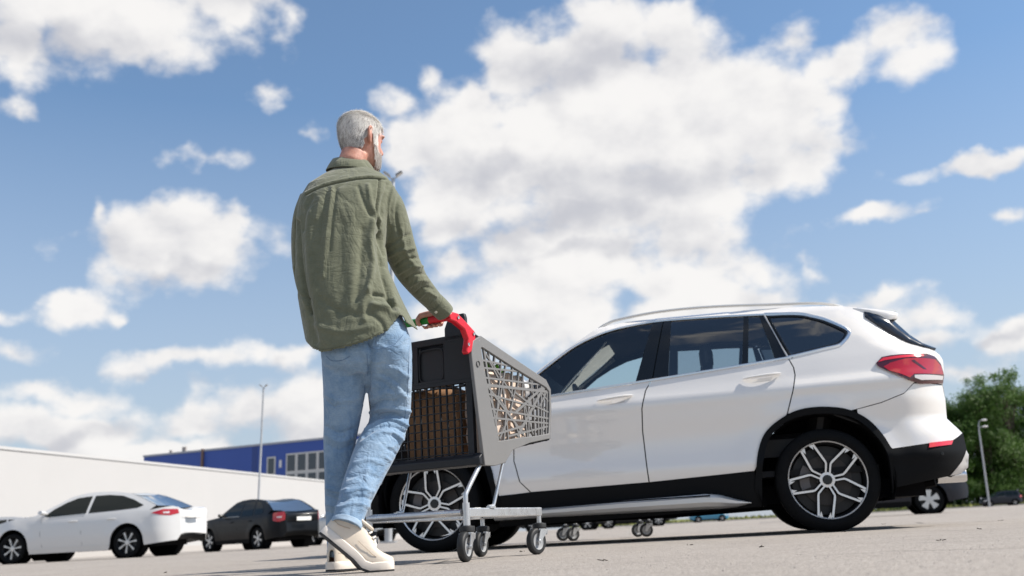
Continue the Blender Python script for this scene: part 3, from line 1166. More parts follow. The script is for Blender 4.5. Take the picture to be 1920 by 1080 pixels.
for s in (1, -1):
    # ---- doors, wings and rear quarter
    fd = S.skin('front_door', [(1.96, 1.02), (1.737, 1.038), (1.052, 1.094)] + gap(split1, .004) + [(1.5, .386), (1.95, .377), (2.02, .45), (2.06, .6), (2.05, .8), (2.0, .97)], M_WHITE_PAINT, s)
    rd = S.skin('rear_door', gap(split1, -.004)[::-1] + [(.415, 1.146)] + gap(split2, .004) + [q for q in arch_out_s if q[0] > .16 and q[1] > .43] [::-1] + [(.414, .424)], M_WHITE_PAINT, s)
    quarter = gap(split2, -.004)[::-1] + [(-.249, 1.233), (-.29, 1.258), (-.328, 1.298), (-.341, 1.333), (-.312, 1.374), (-.2, 1.447), (-.11, 1.486), (-.017, 1.515), (.212, 1.535)] + \
        [(.212, 1.588)] + roof_edge[4:] + [(-.475, 1.440), (-.616, 1.314), (-.757, 1.228), (-.90, 1.186), (-.935, 1.15), (-.953, 1.10), (-.946, 1.017), (-.925, .94)] + \
        [(-.690, .940), (-.616, .874), (-.46, .822), (-.305, .790)] + [q for q in arch_out_s if -.27 < q[0] < .15][::-1]
    S.skin('rear_quarter', quarter, M_WHITE_PAINT, s, step=.025)
    bumper = [(-.690, .934), (-.923, .934), (-.926, .833), (-.920, .756), (-.916, .706), (-.973, .636), (-1.002, .60), (-.904, .551), (-.722, .534), (-.485, .512)] + \
        [q for q in arch_out_s if q[0] < -.29][::-1][1:] + [(-.30, .784), (-.46, .816), (-.614, .868)]
    S.skin('rear_bumper', bumper, M_WHITE_PAINT, s, step=.035)
    fr = [(2.67 - .04 - (q[0] + .04) * .98, q[1]) for q in arch_out_s]
    fender = [(2.008, .97), (2.058, .8), (2.068, .6), (2.028, .45), (1.96, .376), (2.18, .36)] + [q for q in fr if q[1] > .43] + \
        [(3.16, .44), (3.46, .40), (3.515, .5), (3.52, .6), (3.48, .75), (3.36, .86), (3.1, .93), (2.7, .99), (2.3, 1.035), (2.0, 1.075)]
    S.skin('front_wing', fender, M_WHITE_PAINT, s, step=.05)
    S.skin('pillar_rail', apillar + roof_edge[1:4] + [(.212, 1.588)] + [(a, b + .006) for a, b in chrome_top[::-1]] + [(1.985, 1.10)], M_WHITE_PAINT, s, step=.03)
    # ---- dark plastic skirts
    sill = [(2.2, .362), (1.934, .374), (1.123, .390), (.414, .420), (.40, .30), (.386, .19), (1.2, .165), (2.2, .15)]
    S.skin('sill_cladding', sill, M_PLASTIC, s, off=.006, depth=.03)
    S.skin('arch_trim', arch_out_s + [(-.474, .44), (-.462, .30), (-.456, .226)] + arch_in_s[::-1], M_PLASTIC, s, off=.014, depth=.05, step=.03)
    fi = [(2.67 - .04 - (q[0] + .04) * .98, q[1]) for q in arch_in_s]
    fo = fr + [(2.67 - .04 + .434 * .98, .44), (2.67 - .04 + .41 * .98, .226)]
    S.skin('arch_trim', fo + fi[::-1], M_PLASTIC, s, off=.014, depth=.05, step=.03)
    lower = [(-.479, .507), (-.722, .530), (-.904, .547), (-1.003, .605), (-1.008, .51), (-1.012, .47), (-.95, .41), (-.85, .325), (-.832, .316), (-.61, .282), (-.473, .262), (-.466, .40)]
    S.skin('bumper_cladding', lower, M_PLASTIC, s, off=.004, depth=.03, step=.03)
    S.skin('front_cladding', [(3.10, .43), (3.47, .39), (3.42, .2), (3.1, .19)], M_PLASTIC, s, off=.004)
    S.skin('diffuser_trim', [(-.852, .318), (-.953, .412), (-1.004, .485), (-1.016, .455), (-.998, .37), (-.95, .335)], mat('diffuser_silver', (.62, .61, .60), .35, metal=.3), s, off=.008, step=.02)
    # ---- glazing and its trim
    S.skin('window_glass', [(1.93, 1.150), (1.858, 1.212), (1.779, 1.272), (1.612, 1.388), (1.468, 1.458), (1.325, 1.505), (1.136, 1.537), (1.011, 1.547), (1.158, 1.098), (1.737, 1.049), (1.925, 1.034)], M_GLASSF, s, off=-.010, depth=.004)
    S.skin('pillar_trim', [(1.011, 1.547), (.936, 1.551), (1.042, 1.108), (1.158, 1.099)], M_GLOSSBLACK, s, off=-.004, depth=.03)
    S.skin('pillar_trim', [(.930, 1.551), (.876, 1.551), (.926, 1.120), (1.034, 1.110)], M_GLOSSBLACK, s, off=-.004, depth=.03)
    S.skin('window_glass', [(.876, 1.551), (.602, 1.545), (.357, 1.530), (.414, 1.155), (.675, 1.134), (.926, 1.115)], M_GLASS, s, off=-.010, depth=.004)
    S.skin('divider_bar', [(.357, 1.53), (.323, 1.527), (.371, 1.160), (.414, 1.156)], M_GLOSSBLACK, s, off=-.004, depth=.02)
    S.skin('window_glass', [(.323, 1.527), (.240, 1.520), (.185, 1.176), (.371, 1.160)], M_GLASS, s, off=-.010, depth=.004)
    S.skin('pillar_trim', [(.250, 1.525), (.216, 1.522), (.102, 1.183), (.185, 1.174)], M_GLOSSBLACK, s, off=-.004, depth=.02)
    qg = [(.190, 1.510), (.08, 1.505), (-.022, 1.492), (-.10, 1.466), (-.185, 1.426), (-.285, 1.36), (-.312, 1.331), (-.302, 1.303), (-.275, 1.274), (-.235, 1.250), (-.16, 1.2372), (-.08, 1.2237), (.0, 1.2101), (.06, 1.1998), (.082, 1.1965)]
    S.skin('window_glass', qg, M_GLASSD, s, off=-.008, depth=.004, step=.04)
    S.trim('window_seal', sm2(qg + [qg[0]], 3), .009, M_GLOSSBLACK, s, -.004)
    S.trim('chrome_strip', sm2(chrome_top, 5), .008, M_CHROME, s, .002, (1.1, .8))
    S.trim('chrome_strip', sm2(chrome_q, 5), .015, M_CHROME, s, -.002, (1.0, .6))
    S.trim('chrome_strip', sm2(belt, 5), .008, M_CHROME, s, .004, (1.2, .8))
    S.trim('chrome_strip', [(.214, 1.527), (.100, 1.182)], .006, M_SATIN, s, .002)
    # ---- handles
    for hx0, hz0, hx1, hz1, dr in ((1.436, .976, 1.186, .999, fd), (.42, 1.051, .166, 1.071, rd)):
        pts = []
        for k in range(9):
            t = k / 8
            bow = .012 + .026 * math.sin(PI * min(1, max(0, (t - .04) / .92))) ** .5
            pts.append(S.P(hx0 + (hx1 - hx0) * t, hz0 + (hz1 - hz0) * t, s, bow))
        MB().tube(pts, [.006, .013, .016, .0165, .0165, .0165, .0165, .015, .008], 10, squash=(.6, 1.0), up=(0, s, 0)).build('handle', M_WHITE_PAINT, dr)
        S.skin('handle_recess_shade', [(hx0 - .10, hz0 - .018), (hx0 - .05, hz0 - .034), (hx0 - .19, hz0 - .022), (hx0 - .2, hz0 + .0), (hx0 - .10, hz0 - .005)], mat('recess_shadow_white', (.6, .59, .58), .4), s, off=.0012, depth=0, step=.02, parent=dr)  # flat greyer patch: shade of the grip hollow put into its colour
    # ---- tail lamp
    tl = [(-.467, 1.09), (-.512, 1.13), (-.57, 1.138), (-.64, 1.142), (-.74, 1.146), (-.83, 1.146), (-.883, 1.128), (-.925, 1.077), (-.940, 1.002), (-.924, .945), (-.82, .934), (-.728, .930), (-.653, .957), (-.55, 1.015), (-.476, 1.068)]
    tm = S.skin('tail_lamp', tl, M_TAILDARK, s, off=.013, depth=.03, step=.022)
    S.skin('lens', [(-.48, 1.095), (-.52, 1.124), (-.64, 1.134), (-.80, 1.138), (-.80, 1.124), (-.64, 1.116), (-.53, 1.106)], M_TAILBRIGHT, s, off=.0160, depth=.003, step=.02, parent=tm)
    S.skin('lens', [(-.56, 1.085), (-.66, 1.108), (-.745, 1.112), (-.88, 1.105), (-.925, 1.06), (-.934, 1.005), (-.84, 1.000), (-.70, .998), (-.665, .972), (-.60, 1.005), (-.54, 1.03), (-.51, 1.06)], M_TAILRED, s, off=.0160, depth=.003, step=.02, parent=tm)
    S.skin('lens', [(-.70, .990), (-.84, .993), (-.932, .995), (-.922, .968), (-.83, .960), (-.745, .955), (-.70, .970)], M_LENSWHITE, s, off=.0166, depth=.003, step=.02, parent=tm)
    S.skin('lens', [(-.70, 1.092), (-.72, 1.10), (-.80, 1.03), (-.775, 1.03)], M_TAILDARK, s, off=.0172, depth=.003, step=.02, parent=tm)
    S.skin('reflector', [(-.727, .536), (-.902, .548), (-.882, .520), (-.717, .505)], M_TAILBRIGHT, s, off=.011, depth=.012, step=.03)
    MB().lathe([(.001, .0), (.010, .0), (.012, -.004)], 14, center=S.P(-.80, .463, s, .008)).build('parking_sensor', M_GLOSSBLACK, suv)
    S.skin('headlamp', [(3.05, .80), (3.36, .74), (3.44, .66), (3.28, .64), (3.08, .70)], M_LENSWHITE, s, off=.006)
    # ---- side step
    sec = [(.78, .285), (.915, .292), (.935, .288), (.955, .268), (.955, .236), (.935, .208), (.90, .192), (.78, .190)]
    rings = []
    for x, k, dz in ((2.22, .55, -.02), (1.84, .62, -.012), (1.3, .84, -.004), (.75, 1.0, 0), (.66, .92, -.006), (.55, .5, -.02), (.455, .06, -.024)):
        rings.append([Vector((x, s * (.80 + (y - .80) * (.6 + .4 * k)), .240 + dz + (z - .240) * k)) for y, z in sec])
    MB().loft(rings).build('side_step', M_SATIN, suv, angle=28)
    MB().tube([(2.2, s * .935, .262), (1.84, s * .940, .263), (1.3, s * .948, .274), (.72, s * .951, .279)], .0045, 6).build('step_groove', M_PLASTIC, suv)
    # ---- roof rail
    rail = [(1.43, 1.545), (1.36, 1.583), (1.25, 1.612), (.94, 1.641), (.56, 1.640), (.10, 1.612), (-.14, 1.596), (-.27, 1.574), (-.34, 1.548)]
    MB().tube([(x, s * .60, z) for x, z in [(q.x, q.y) for q in spline([Vector((a, b, 0)) for a, b in rail], 5)]], .014, 8, squash=(1.1, .8)).build('roof_rail', mat('rail_satin', (.62, .62, .60), .35, metal=.5), suv)
    # ---- dark lining behind the panels, wheel wells
    S.skin('door_lining', [(1.95, 1.0), (1.05, 1.07), (.12, 1.15), (.12, .85), (.45, .45), (2.0, .40)], M_LINER, s, off=-.045, step=.12, depth=0)
    S.skin('door_lining', [(.09, 1.165), (-.24, 1.215), (-.33, 1.29), (-.345, 1.335), (-.2, 1.45), (.2, 1.54), (.2, 1.58), (-.4, 1.52), (-.47, 1.43), (-.75, 1.22), (-.85, .60), (-.5, .6), (.05, .85)], M_LINER, s, off=-.035, step=.1, depth=0)
    S.skin('pillar_lining', [(1.97, 1.13), (1.88, 1.205), (1.70, 1.34), (1.50, 1.465), (1.40, 1.53), (.94, 1.575), (.3, 1.56), (.22, 1.53), (.6, 1.535), (.94, 1.545), (1.13, 1.53), (1.32, 1.495), (1.46, 1.445), (1.6, 1.375), (1.78, 1.25), (1.92, 1.13)], M_LINER, s, off=-.03, step=.08, depth=0)
    S.skin('pillar_lining', [(1.0, 1.545), (.88, 1.548), (.93, 1.12), (1.15, 1.10)], M_LINER, s, off=-.035, step=.08, depth=0)
    for cx in (-.04, 2.63):
        well = MB()
        nn = 20
        for k in range(nn + 1):
            a = PI * (-.12 + 1.24 * k / nn)
            for y in (.90, .45):
                well.v.append((cx + .445 * math.cos(a), s * y, .345 + .435 * math.sin(a)))
        for k in range(nn):
            well.f.append((2 * k, 2 * k + 1, 2 * k + 3, 2 * k + 2))
        well.f.append(tuple(2 * k + 1 for k in range(nn + 1)))
        well.build('wheel_well', M_UNDER, suv)
    wheel(suv, 0.0 - .055, s * .785, s, .338, .252, .225, 'hero', math.radians(180 - 80), True)
    wheel(suv, 2.665, s * .785, s, .338, .252, .225, 'hero', math.radians(180 - 58), True, steer=-.03)
    # door mirror
    mo = MB()
    mo.loft([[Vector((1.98 + x, s * y, 1.09 + z)) for x, z in [(.09 * k * math.cos(a), .075 * k * math.sin(a)) for a in [i * PI / 6 for i in range(12)]]] for y, k in ((.93, .5), (.96, .95), (1.05, 1.0), (1.09, .8), (1.105, .4))])
    mo.build('door_mirror', M_WHITE_PAINT, suv)
    MB().tube([(1.97, s * .86, 1.05), (1.975, s * .95, 1.06)], .03, 8).build('mirror_stalk', M_PLASTIC, suv)

# ---- surfaces across the car
hood = [(3.52, .58), (3.50, .70), (3.44, .80), (3.36, .86), (3.1, .93), (2.7, .99), (2.3, 1.035), (2.0, 1.075)]
S.strip('bonnet', hood, M_WHITE_PAINT, lambda p: .03 + .05 * max(0, (p.x - 3.0) / .5))
S.strip('windscreen', [(2.02, 1.118), (1.86, 1.248), (1.708, 1.356), (1.516, 1.483), (1.422, 1.548)], M_GLASSF, .075, inset=.02)
S.strip('cowl', [(2.03, 1.06), (2.04, 1.09), (2.02, 1.118)], M_PLASTIC, .07)
S.strip('roof', roof_edge[:-1], M_WHITE_PAINT, .035)
S.strip('headliner', [(a, b - .03) for a, b in roof_edge], mat('headliner_grey', (.05, .05, .052), .9), .025, inset=.03)
S.strip('rear_window', [(-.475, 1.440), (-.53, 1.385), (-.616, 1.314), (-.757, 1.228), (-.905, 1.184)], glass_mat('rear_glass_dark', (.05, .07, .10), .22), .03, inset=.03)
S.strip('tailgate', [(-.905, 1.184), (-.935, 1.15), (-.953, 1.10), (-.946, 1.017), (-.925, .94), (-.926, .833), (-.920, .756), (-.916, .706)], M_WHITE_PAINT, .045)
S.strip('bumper_face', [(-.916, .706), (-.973, .636), (-1.002, .60)], M_WHITE_PAINT, .05)
S.strip('bumper_face_lower', [(-1.002, .60), (-1.008, .51), (-1.012, .47), (-.985, .36), (-.86, .31)], M_PLASTIC, .045)
S.strip('front_grille', [(3.30, .17), (3.43, .25), (3.50, .40), (3.52, .58)], M_PLASTIC, .05)
sp = MB()
prof = [(-.405, 1.5325), (-.47, 1.523), (-.56, 1.507), (-.66, 1.484), (-.705, 1.468), (-.712, 1.452), (-.696, 1.424), (-.684, 1.424), (-.668, 1.452), (-.62, 1.472), (-.56, 1.486), (-.47, 1.498), (-.405, 1.507)]
rows = []
for y, k, dz in ((-.66, .70, -.010), (-.645, .9, -.003), (-.60, 1.0, .003), (-.3, 1.03, .027), (0, 1.04, .036), (.3, 1.03, .027), (.60, 1.0, .003), (.645, .9, -.003), (.66, .70, -.010)):
    rows.append([Vector((-.405 + (x + .405) * k, y, z + dz)) for x, z in prof])
sp.loft(rows)
sp.build('spoiler', M_WHITE_PAINT, suv, angle=50)
for s in (1, -1):      # dark side blades of the rear window, from the body edge up to the outline of the glass
    low = [(-.470, 1.447), (-.54, 1.377), (-.616, 1.310), (-.69, 1.262), (-.757, 1.226), (-.83, 1.203), (-.912, 1.184)]
    upp = [(-.470, .64, 1.500), (-.56, .632, 1.487), (-.628, .622, 1.468), (-.676, .614, 1.398), (-.755, .608, 1.303), (-.83, .604, 1.238), (-.916, .600, 1.194)]
    rows = [[], [], []]
    for (lx, lz), (ux, uy, uz) in zip(low, upp):
        a_ = S.P(lx, lz, s, .007)
        b_ = Vector((ux, s * uy, uz))
        rows[0].append(a_)
        rows[1].append(a_.lerp(b_, .5) + Vector((-.002, s * .004, .002)))
        rows[2].append(b_)
    bl = MB().loft(rows, closed=False, cap=False).build('window_blade', mat('rear_blade_blue', (.010, .018, .035), .12, spec=.6), suv, angle=60)
    md = bl.modifiers.new('solid', 'SOLIDIFY')
    md.thickness = .012
    md.offset = 0
MB().tube([(-.86, .0, 1.215), (-.875, .18, 1.21), (-.88, .42, 1.205)], .012, 8).build('rear_wiper', M_PLASTIC, suv)
MB().tube([(-.91, .38, 1.17), (-.93, .46, 1.185), (-.90, .50, 1.20)], .014, 8).build('wiper_arm', M_PLASTIC, suv)
for s in (1, -1):
    MB().lathe([(.034, -.985), (.044, -.985), (.048, -.97), (.047, -.80), (.036, -.80), (.034, -.985)], 24, axis='x', center=(0, s * .56, .325)).build('exhaust_tip', M_CHROME, suv)
# underbody
u = MB().box((1.25, 0, .265), (3.9, 1.30, .12)).box((1.25, 0, .215), (1.8, 1.45, .06))
u.box((-.55, 0, .31), (.4, 1.0, .08)).tube([(2.2, .2, .2), (1.0, .25, .19), (-.3, .3, .22), (-.8, .5, .3)], .04, 8)
u.tube([(0, -.75, .33), (0, .75, .33)], .045, 8).tube([(2.65, -.75, .33), (2.65, .75, .33)], .045, 8)
u.build('underbody', M_UNDER, suv, smooth=False)
# cabin
MB().box((.9, 0, .40), (2.6, 1.6, .04)).build('cabin_floor', M_LINER, suv, smooth=False)
d = MB()
d.loft([[Vector((x, y, z)) for x, z in ((2.05, .45), (2.05, 1.07), (1.85, 1.09), (1.68, 1.03), (1.62, .92), (1.66, .6))] for y in (-.74, -.4, 0, .4, .74)])
d.build('dashboard', M_LINER, suv, angle=40)
MB().tube([(1.60 + .06 * math.sin(a), .37 + .185 * math.cos(a), 1.00 + .175 * math.sin(a)) for a in [2 * PI * k / 24 for k in range(24)]], .016, 8, closed=True).build('steering_wheel', M_SEAT, suv)
MB().tube([(1.64, .37, .99), (1.85, .37, .9)], .04, 8).box((1.61, .37, .99), (.04, .2, .06)).build('steering_column', M_SEAT, suv)
MB().box((1.63, .02, 1.425), (.05, .24, .075), Matrix.Rotation(.15, 3, 'Y')).tube([(1.65, .02, 1.45), (1.70, .02, 1.50)], .012, 6).build('inside_mirror', M_LINER, suv, bevel=.012)


def seat(x, y, w=.50):
    o = empty('seat', (x, y, .42))
    o.parent = suv
    c = MB()
    c.loft([[Vector((px, yy * w / .5, z)) for yy, z in ((-.25, .10), (-.25, .22), (-.19, .26), (0, .22), (.19, .26), (.25, .22), (.25, .10))] for px in (-.20, 0, .2, .28)])
    c.build('cushion', M_SEAT, o)
    b = MB()
    rows = []
    for t, ww, th in ((0, .24, .09), (.3, .26, .10), (.6, .25, .085), (.8, .22, .07), (.86, .16, .05)):
        cx, cz = -.20 - .17 * t, .20 + .66 * t
        rows.append([Vector((cx + th * math.cos(a), ww * w / .5 * math.sin(a), cz)) for a in [2 * PI * k / 14 for k in range(14)]])
    b.loft(rows)
    b.build('backrest', M_SEAT, o)
    h = MB()
    rows = []
    for z, ww, th in ((.80, .09, .035), (.83, .12, .05), (.92, .125, .052), (.97, .09, .035)):
        rows.append([Vector((-.40 + th * math.cos(a), ww * math.sin(a), z)) for a in [2 * PI * k / 14 for k in range(14)]])
    h.loft(rows)
    h.tube([(-.38, -.05, .70), (-.39, -.05, .84)], .008, 6).tube([(-.38, .05, .70), (-.39, .05, .84)], .008, 6)
    h.build('headrest', M_SEAT, o)


seat(1.05, .37)
seat(1.05, -.37)
seat(.15, .40, .48)
seat(.15, -.40, .48)
MB().box((-.40, 0, .86), (.8, 1.3, .03)).build('parcel_shelf', M_LINER, suv, smooth=False)

# ------------------------------------------------------------------ shopping trolley
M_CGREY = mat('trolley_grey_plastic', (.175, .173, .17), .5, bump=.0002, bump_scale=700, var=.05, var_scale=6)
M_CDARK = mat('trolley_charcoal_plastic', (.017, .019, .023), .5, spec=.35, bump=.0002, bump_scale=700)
M_CRED = mat('trolley_red_plastic', (.62, .012, .025), .38)
M_CGREEN = mat('trolley_green_plastic', (.01, .24, .03), .4)
M_ZINC = mat('zinc_steel', (.60, .61, .62), .32, metal=.75, var=.12, var_scale=14, rough_var=.1)
M_CASTER = mat('caster_rubber', (.014, .015, .016), .6)
M_CHUB = mat('caster_hub_grey', (.30, .31, .32), .5)


def CV(u, v, z):
    return Vector((u, -v, z))


def side_v(u, s):
    """inner and outer face of the basket: s=+1 right side, -1 left side"""
    return (.03 - .03 * u / .8) if s > 0 else (-.56 + .03 * u / .8)


SIDE_OUT = [(.035, .897), (.053, .958), (.127, .991), (.45, .925), (.775, .859), (.822, .815), (.815, .70), (.785, .56), (.55, .525), (.371, .482), (.298, .421), (.20, .405), (.109, .403), (.074, .62)]
SIDE_IN = [(.130, .90), (.124, .935), (.135, .938), (.45, .876), (.77, .818), (.802, .80), (.792, .70), (.768, .584), (.62, .563), (.453, .546), (.34, .53), (.28, .522), (.241, .518), (.185, .70)]
LATTICE = [((0.131, 0.88), (0.409, 0.887)), ((0.139, 0.845), (0.521, 0.872)), ((0.152, 0.801), (0.747, 0.830)), ((0.169, 0.769), (0.80, 0.800)), ((0.181, 0.728), (0.632, 0.709)), ((0.621, 0.717), (0.795, 0.694)), ((0.198, 0.663), (0.419, 0.663)), ((0.419, 0.663), (0.79, 0.662)), ((0.215, 0.622), (0.785, 0.637)), ((0.226, 0.546), (0.515, 0.607)), ((0.353, 0.547), (0.78, 0.622)), ((0.441, 0.552), (0.764, 0.827)), ((0.436, 0.664), (0.764, 0.829)), ((0.169, 0.768), (0.51, 0.562)), ((0.274, 0.724), (0.364, 0.659)), ((0.162, 0.925), (0.427, 0.738)), ((0.205, 0.883), (0.282, 0.814)), ((0.693, 0.714), (0.795, 0.810)), ((0.527, 0.718), (0.606, 0.57)), ((0.441, 0.762), (0.62, 0.708)), ((0.727, 0.789), (0.80, 0.749)), ((0.159, 0.938), (0.254, 0.515)), ((0.205, 0.925), (0.206, 0.894)), ((0.261, 0.914), (0.245, 0.866)), ((0.32, 0.90), (0.227, 0.557)), ((0.368, 0.89), (0.27, 0.679)), ((0.327, 0.773), (0.352, 0.53)), ((0.429, 0.88), (0.405, 0.736)), ((0.442, 0.773), (0.373, 0.643)), ((0.494, 0.866), (0.466, 0.787)), ((0.537, 0.859), (0.513, 0.745)), ((0.578, 0.751), (0.56, 0.56)), ((0.631, 0.84), (0.629, 0.565)), ((0.683, 0.832), (0.665, 0.57)), ((0.726, 0.825), (0.695, 0.57)), ((0.763, 0.822), (0.714, 0.575)), ((0.794, 0.81), (0.751, 0.58)), ((0.525, 0.7), (0.545, 0.555)), ((0.613, 0.845), (0.616, 0.778)), ((0.27, 0.679), (0.233, 0.622)), ((0.19, 0.716), (0.264, 0.613)), ((0.267, 0.53), (0.361, 0.631)), ((0.308, 0.523), (0.345, 0.685)), ((0.464, 0.55), (0.415, 0.623))]
THICK = {11: .0075, 12: .006, 3: .0065, 13: .006, 21: .0065}


def flat_bar(b, p, q, w, th):
    """bar between p and q with in-plane half width w and half thickness th across y"""
    p, q = Vector(p), Vector(q)
    t = (q - p).normalized()
    n = t.cross(Vector((0, 1, 0))).normalized()
    y = Vector((0, th, 0))
    vs = [p + n * w + y, p - n * w + y, p - n * w - y, p + n * w - y, q + n * w + y, q - n * w + y, q - n * w - y, q + n * w - y]
    b.add(vs, [(3, 2, 1, 0), (4, 5, 6, 7), (0, 1, 5, 4), (1, 2, 6, 5), (2, 3, 7, 6), (3, 0, 4, 7)])


def caster(parent, u, v, ang):
    """swivel caster below a chassis corner"""
    o = empty('caster', CV(u, v, 0))
    o.parent = parent
    o.rotation_euler = (0, 0, ang)
    MB().lathe([(.0, .150), (.018, .150), (.0215, .1475), (.0325, .1465), (.034, .142), (.034, .126), (.030, .122), (.0, .122)], 24, axis='z').build('swivel_collar', M_CASTER, o)
    f = MB()
    f.lathe([(.0, .1215), (.029, .1215), (.029, .112), (.0, .112)], 24, axis='z')
    for s in (-1, 1):
        poly = [(.026, s * .0245, .118), (-.026, s * .0245, .118), (-.034, s * .0245, .100), (-.046, s * .0245, .060), (-.044, s * .0245, .050), (-.026, s * .0245, .050), (-.006, s * .0245, .080), (.020, s * .0245, .098)]
        f.prism(poly, (0, s * .0035, 0))
    f.prism([(.027, -.028, .119), (.027, .028, .119), (.022, .028, .092), (.022, -.028, .092)], (.003, 0, 0))
    f.build('fork', M_ZINC, o, angle=30)
    w = MB().lathe([(.040, -.016), (.052, -.0165), (.0595, -.0145), (.0625, -.008), (.0625, .008), (.0595, .0145), (.052, .0165), (.040, .016)], 36, center=(-.032, 0, .0625))
    w.build('tyre', M_CASTER, o, angle=60)
    MB().lathe([(.001, -.017), (.012, -.0175), (.014, -.011), (.036, -.0125), (.041, -.0155), (.041, .0155), (.036, .0125), (.014, .011), (.012, .0175), (.001, .017)], 32, center=(-.032, 0, .0625)).build('hub', M_CHUB, o, angle=40)
    MB().lathe([(.001, -.031), (.0075, -.031), (.0075, .031), (.001, .031)], 10, center=(-.032, 0, .0625)).build('axle_bolt', M_ZINC, o, angle=40)
    return o


def build_cart(label):
    c = empty('shopping_trolley', (0, 0, 0), 0, label, 'shopping trolley', 'shopping trolleys')
    # ---- chassis
    MB().tube([CV(0, -.535, .205), CV(0, -.27, .205), CV(0, -.02, .205)], .0165, 14, squash=(1.15, .95)).build('rear_bar', M_ZINC, c)
    for s, v in ((1, 0), (-1, -.53)):
        vf = -.045 if s > 0 else -.375
        rl = MB().box((0, 0, 0), (math.hypot(.72, vf - v), .024, .040), Matrix.Rotation(math.atan2(-(vf - v), .72), 3, 'Z'))
        rl.v = [tuple(Vector(q) + CV(.37, (v + vf) / 2, .203)) for q in rl.v]
        rl.build('side_rail', M_ZINC, c, smooth=False, bevel=.005)
        MB().tube([CV(0, v, .148), CV(0, v, .245)], .0155, 14).build('corner_post', M_ZINC, c)
        MB().tube([CV(.715, vf, .148), CV(.715, vf, .19)], .011, 12).build('front_stem', M_ZINC, c)
        # legs carrying the basket
        MB().tube(spline([CV(-.002, v, .24), CV(-.001, v, .268), CV(.012, v, .295), CV(.112, v + s * .01, .412), CV(.135, v + s * .008, .425)], 5), .0105, 12).build('rear_leg', M_ZINC, c)
        MB().tube(spline([CV(.195, v - s * .01, .228), CV(.232, v - s * .01, .232), CV(.247, v - s * .008, .25), CV(.32, v, .42), CV(.325, v, .435)], 4), .0075, 10).build('front_leg', M_ZINC, c)
        MB().box(CV(.212, v - s * .006, .226), (.045, .022, .008)).build('leg_foot', M_ZINC, c, smooth=False)
    MB().box(CV(.715, -.21, .203), (.026, .306, .036)).build('front_bar', M_ZINC, c, smooth=False, bevel=.005)
    MB().box(CV(.09, -.006, .2035), (.05, .016, .0415)).build('sticker', mat('white_sticker', (.75, .74, .70), .5), c, smooth=False)
    caster(c, 0.0, 0.0, .22)
    caster(c, 0.0, -.53, .05)
    caster(c, .715, -.045, -.15)
    caster(c, .715, -.375, .12)
    # ---- basket sides
    for s in (1, -1):
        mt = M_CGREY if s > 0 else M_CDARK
        n = len(SIDE_OUT)
        o_ = [q for q in SIDE_OUT]
        i_ = [q for q in SIDE_IN]
        m = 3
        ring = MB()
        for layer, dv in ((0, .011), (1, -.007)):
            for loop in (o_, i_):
                for u, z in loop:
                    ring.v.append(tuple(CV(u, side_v(u, s) + s * dv, z)))
        for k in range(n):
            k2 = (k + 1) % n
            for L in (0, 1):
                b0 = L * 2 * n
                ring.f.append((b0 + k, b0 + k2, b0 + n + k2, b0 + n + k))
            ring.f.append((k, k2, 2 * n + k2, 2 * n + k))
            ring.f.append((n + k, n + k2, 3 * n + k2, 3 * n + k))
        ring.build('side_frame', mt, c, angle=30, bevel=.004)
        g = MB()
        for k, (p, q) in enumerate(LATTICE):
            w = THICK.get(k, .0043)
            flat_bar(g, CV(p[0], side_v(p[0], s), p[1]), CV(q[0], side_v(q[0], s), q[1]), w, .0045 + .0003 * (k % 5))
        tag(g.build('side_lattice', mt, c, smooth=False), kind='stuff')
        MB().tube([CV(.10, side_v(.1, s) - s * .018, .992), CV(.45, side_v(.45, s) - s * .018, .927), CV(.775, side_v(.775, s) - s * .018, .862), CV(.81, side_v(.8, s) - s * .02, .845)], .013, 10, squash=(1.3, .7)).build('top_rim', M_CDARK, c)
        MB().lathe([(.001, 0), (.013, 0), (.013, -.004)], 16, center=CV(.083, side_v(.083, s) + s * .0125, .855)).build('rivet', mt, c)
    # ---- front and floor
    g = MB()
    for k in range(13):
        v = -.525 + .525 * k / 12
        flat = [CV(.80, v, .83), CV(.775, v, .57)]
        g.tube(flat, .004, 6)
    for z in (.60, .66, .72, .78, .83):
        u = .775 + (z - .57) * .1
        g.tube([CV(u, -.53, z), CV(u, 0, z)], .005, 6)
    tag(g.build('front_lattice', M_CDARK, c), kind='stuff')
    g = MB()
    for k in range(14):
        v = -.53 + .53 * k / 13
        g.tube([CV(.13, v, .420), CV(.33, v, .445), CV(.40, v, .495), CV(.785, v, .556)], .004, 6)
    for u, z in ((.2, .43), (.3, .441), (.40, .495), (.47, .506), (.54, .517), (.61, .528), (.68, .54), (.75, .55)):
        g.tube([CV(u, -.54, z), CV(u, .01, z)], .0045, 6)
    tag(g.build('floor_lattice', M_CDARK, c), kind='stuff')
    # ---- back gate: solid upper half with seat flap, gridded lower half, beam with slots
    U = .128
    bk = MB()
    bx = lambda v0, v1, z0, z1, u0=U - .012, u1=U + .012: bk.box(CV((u0 + u1) / 2, (v0 + v1) / 2, (z0 + z1) / 2), (u1 - u0, abs(v1 - v0), z1 - z0))
    bx(-.53, -.02, .785, .803)
    bx(-.53, -.02, .985, 1.012)
    for a, b_ in ((-.53, -.485), (-.345, -.318), (-.168, -.02)):
        bx(a, b_, .803, .985)
    bx(-.485, -.345, .803, .815); bx(-.485, -.345, .962, .985)
    bx(-.318, -.168, .803, .815); bx(-.318, -.168, .9825, .985)
    bx(-.53, -.505, .46, .785); bx(-.053, -.02, .46, .785)
    bk.build('back_gate', M_CDARK, c, smooth=False, bevel=.003)
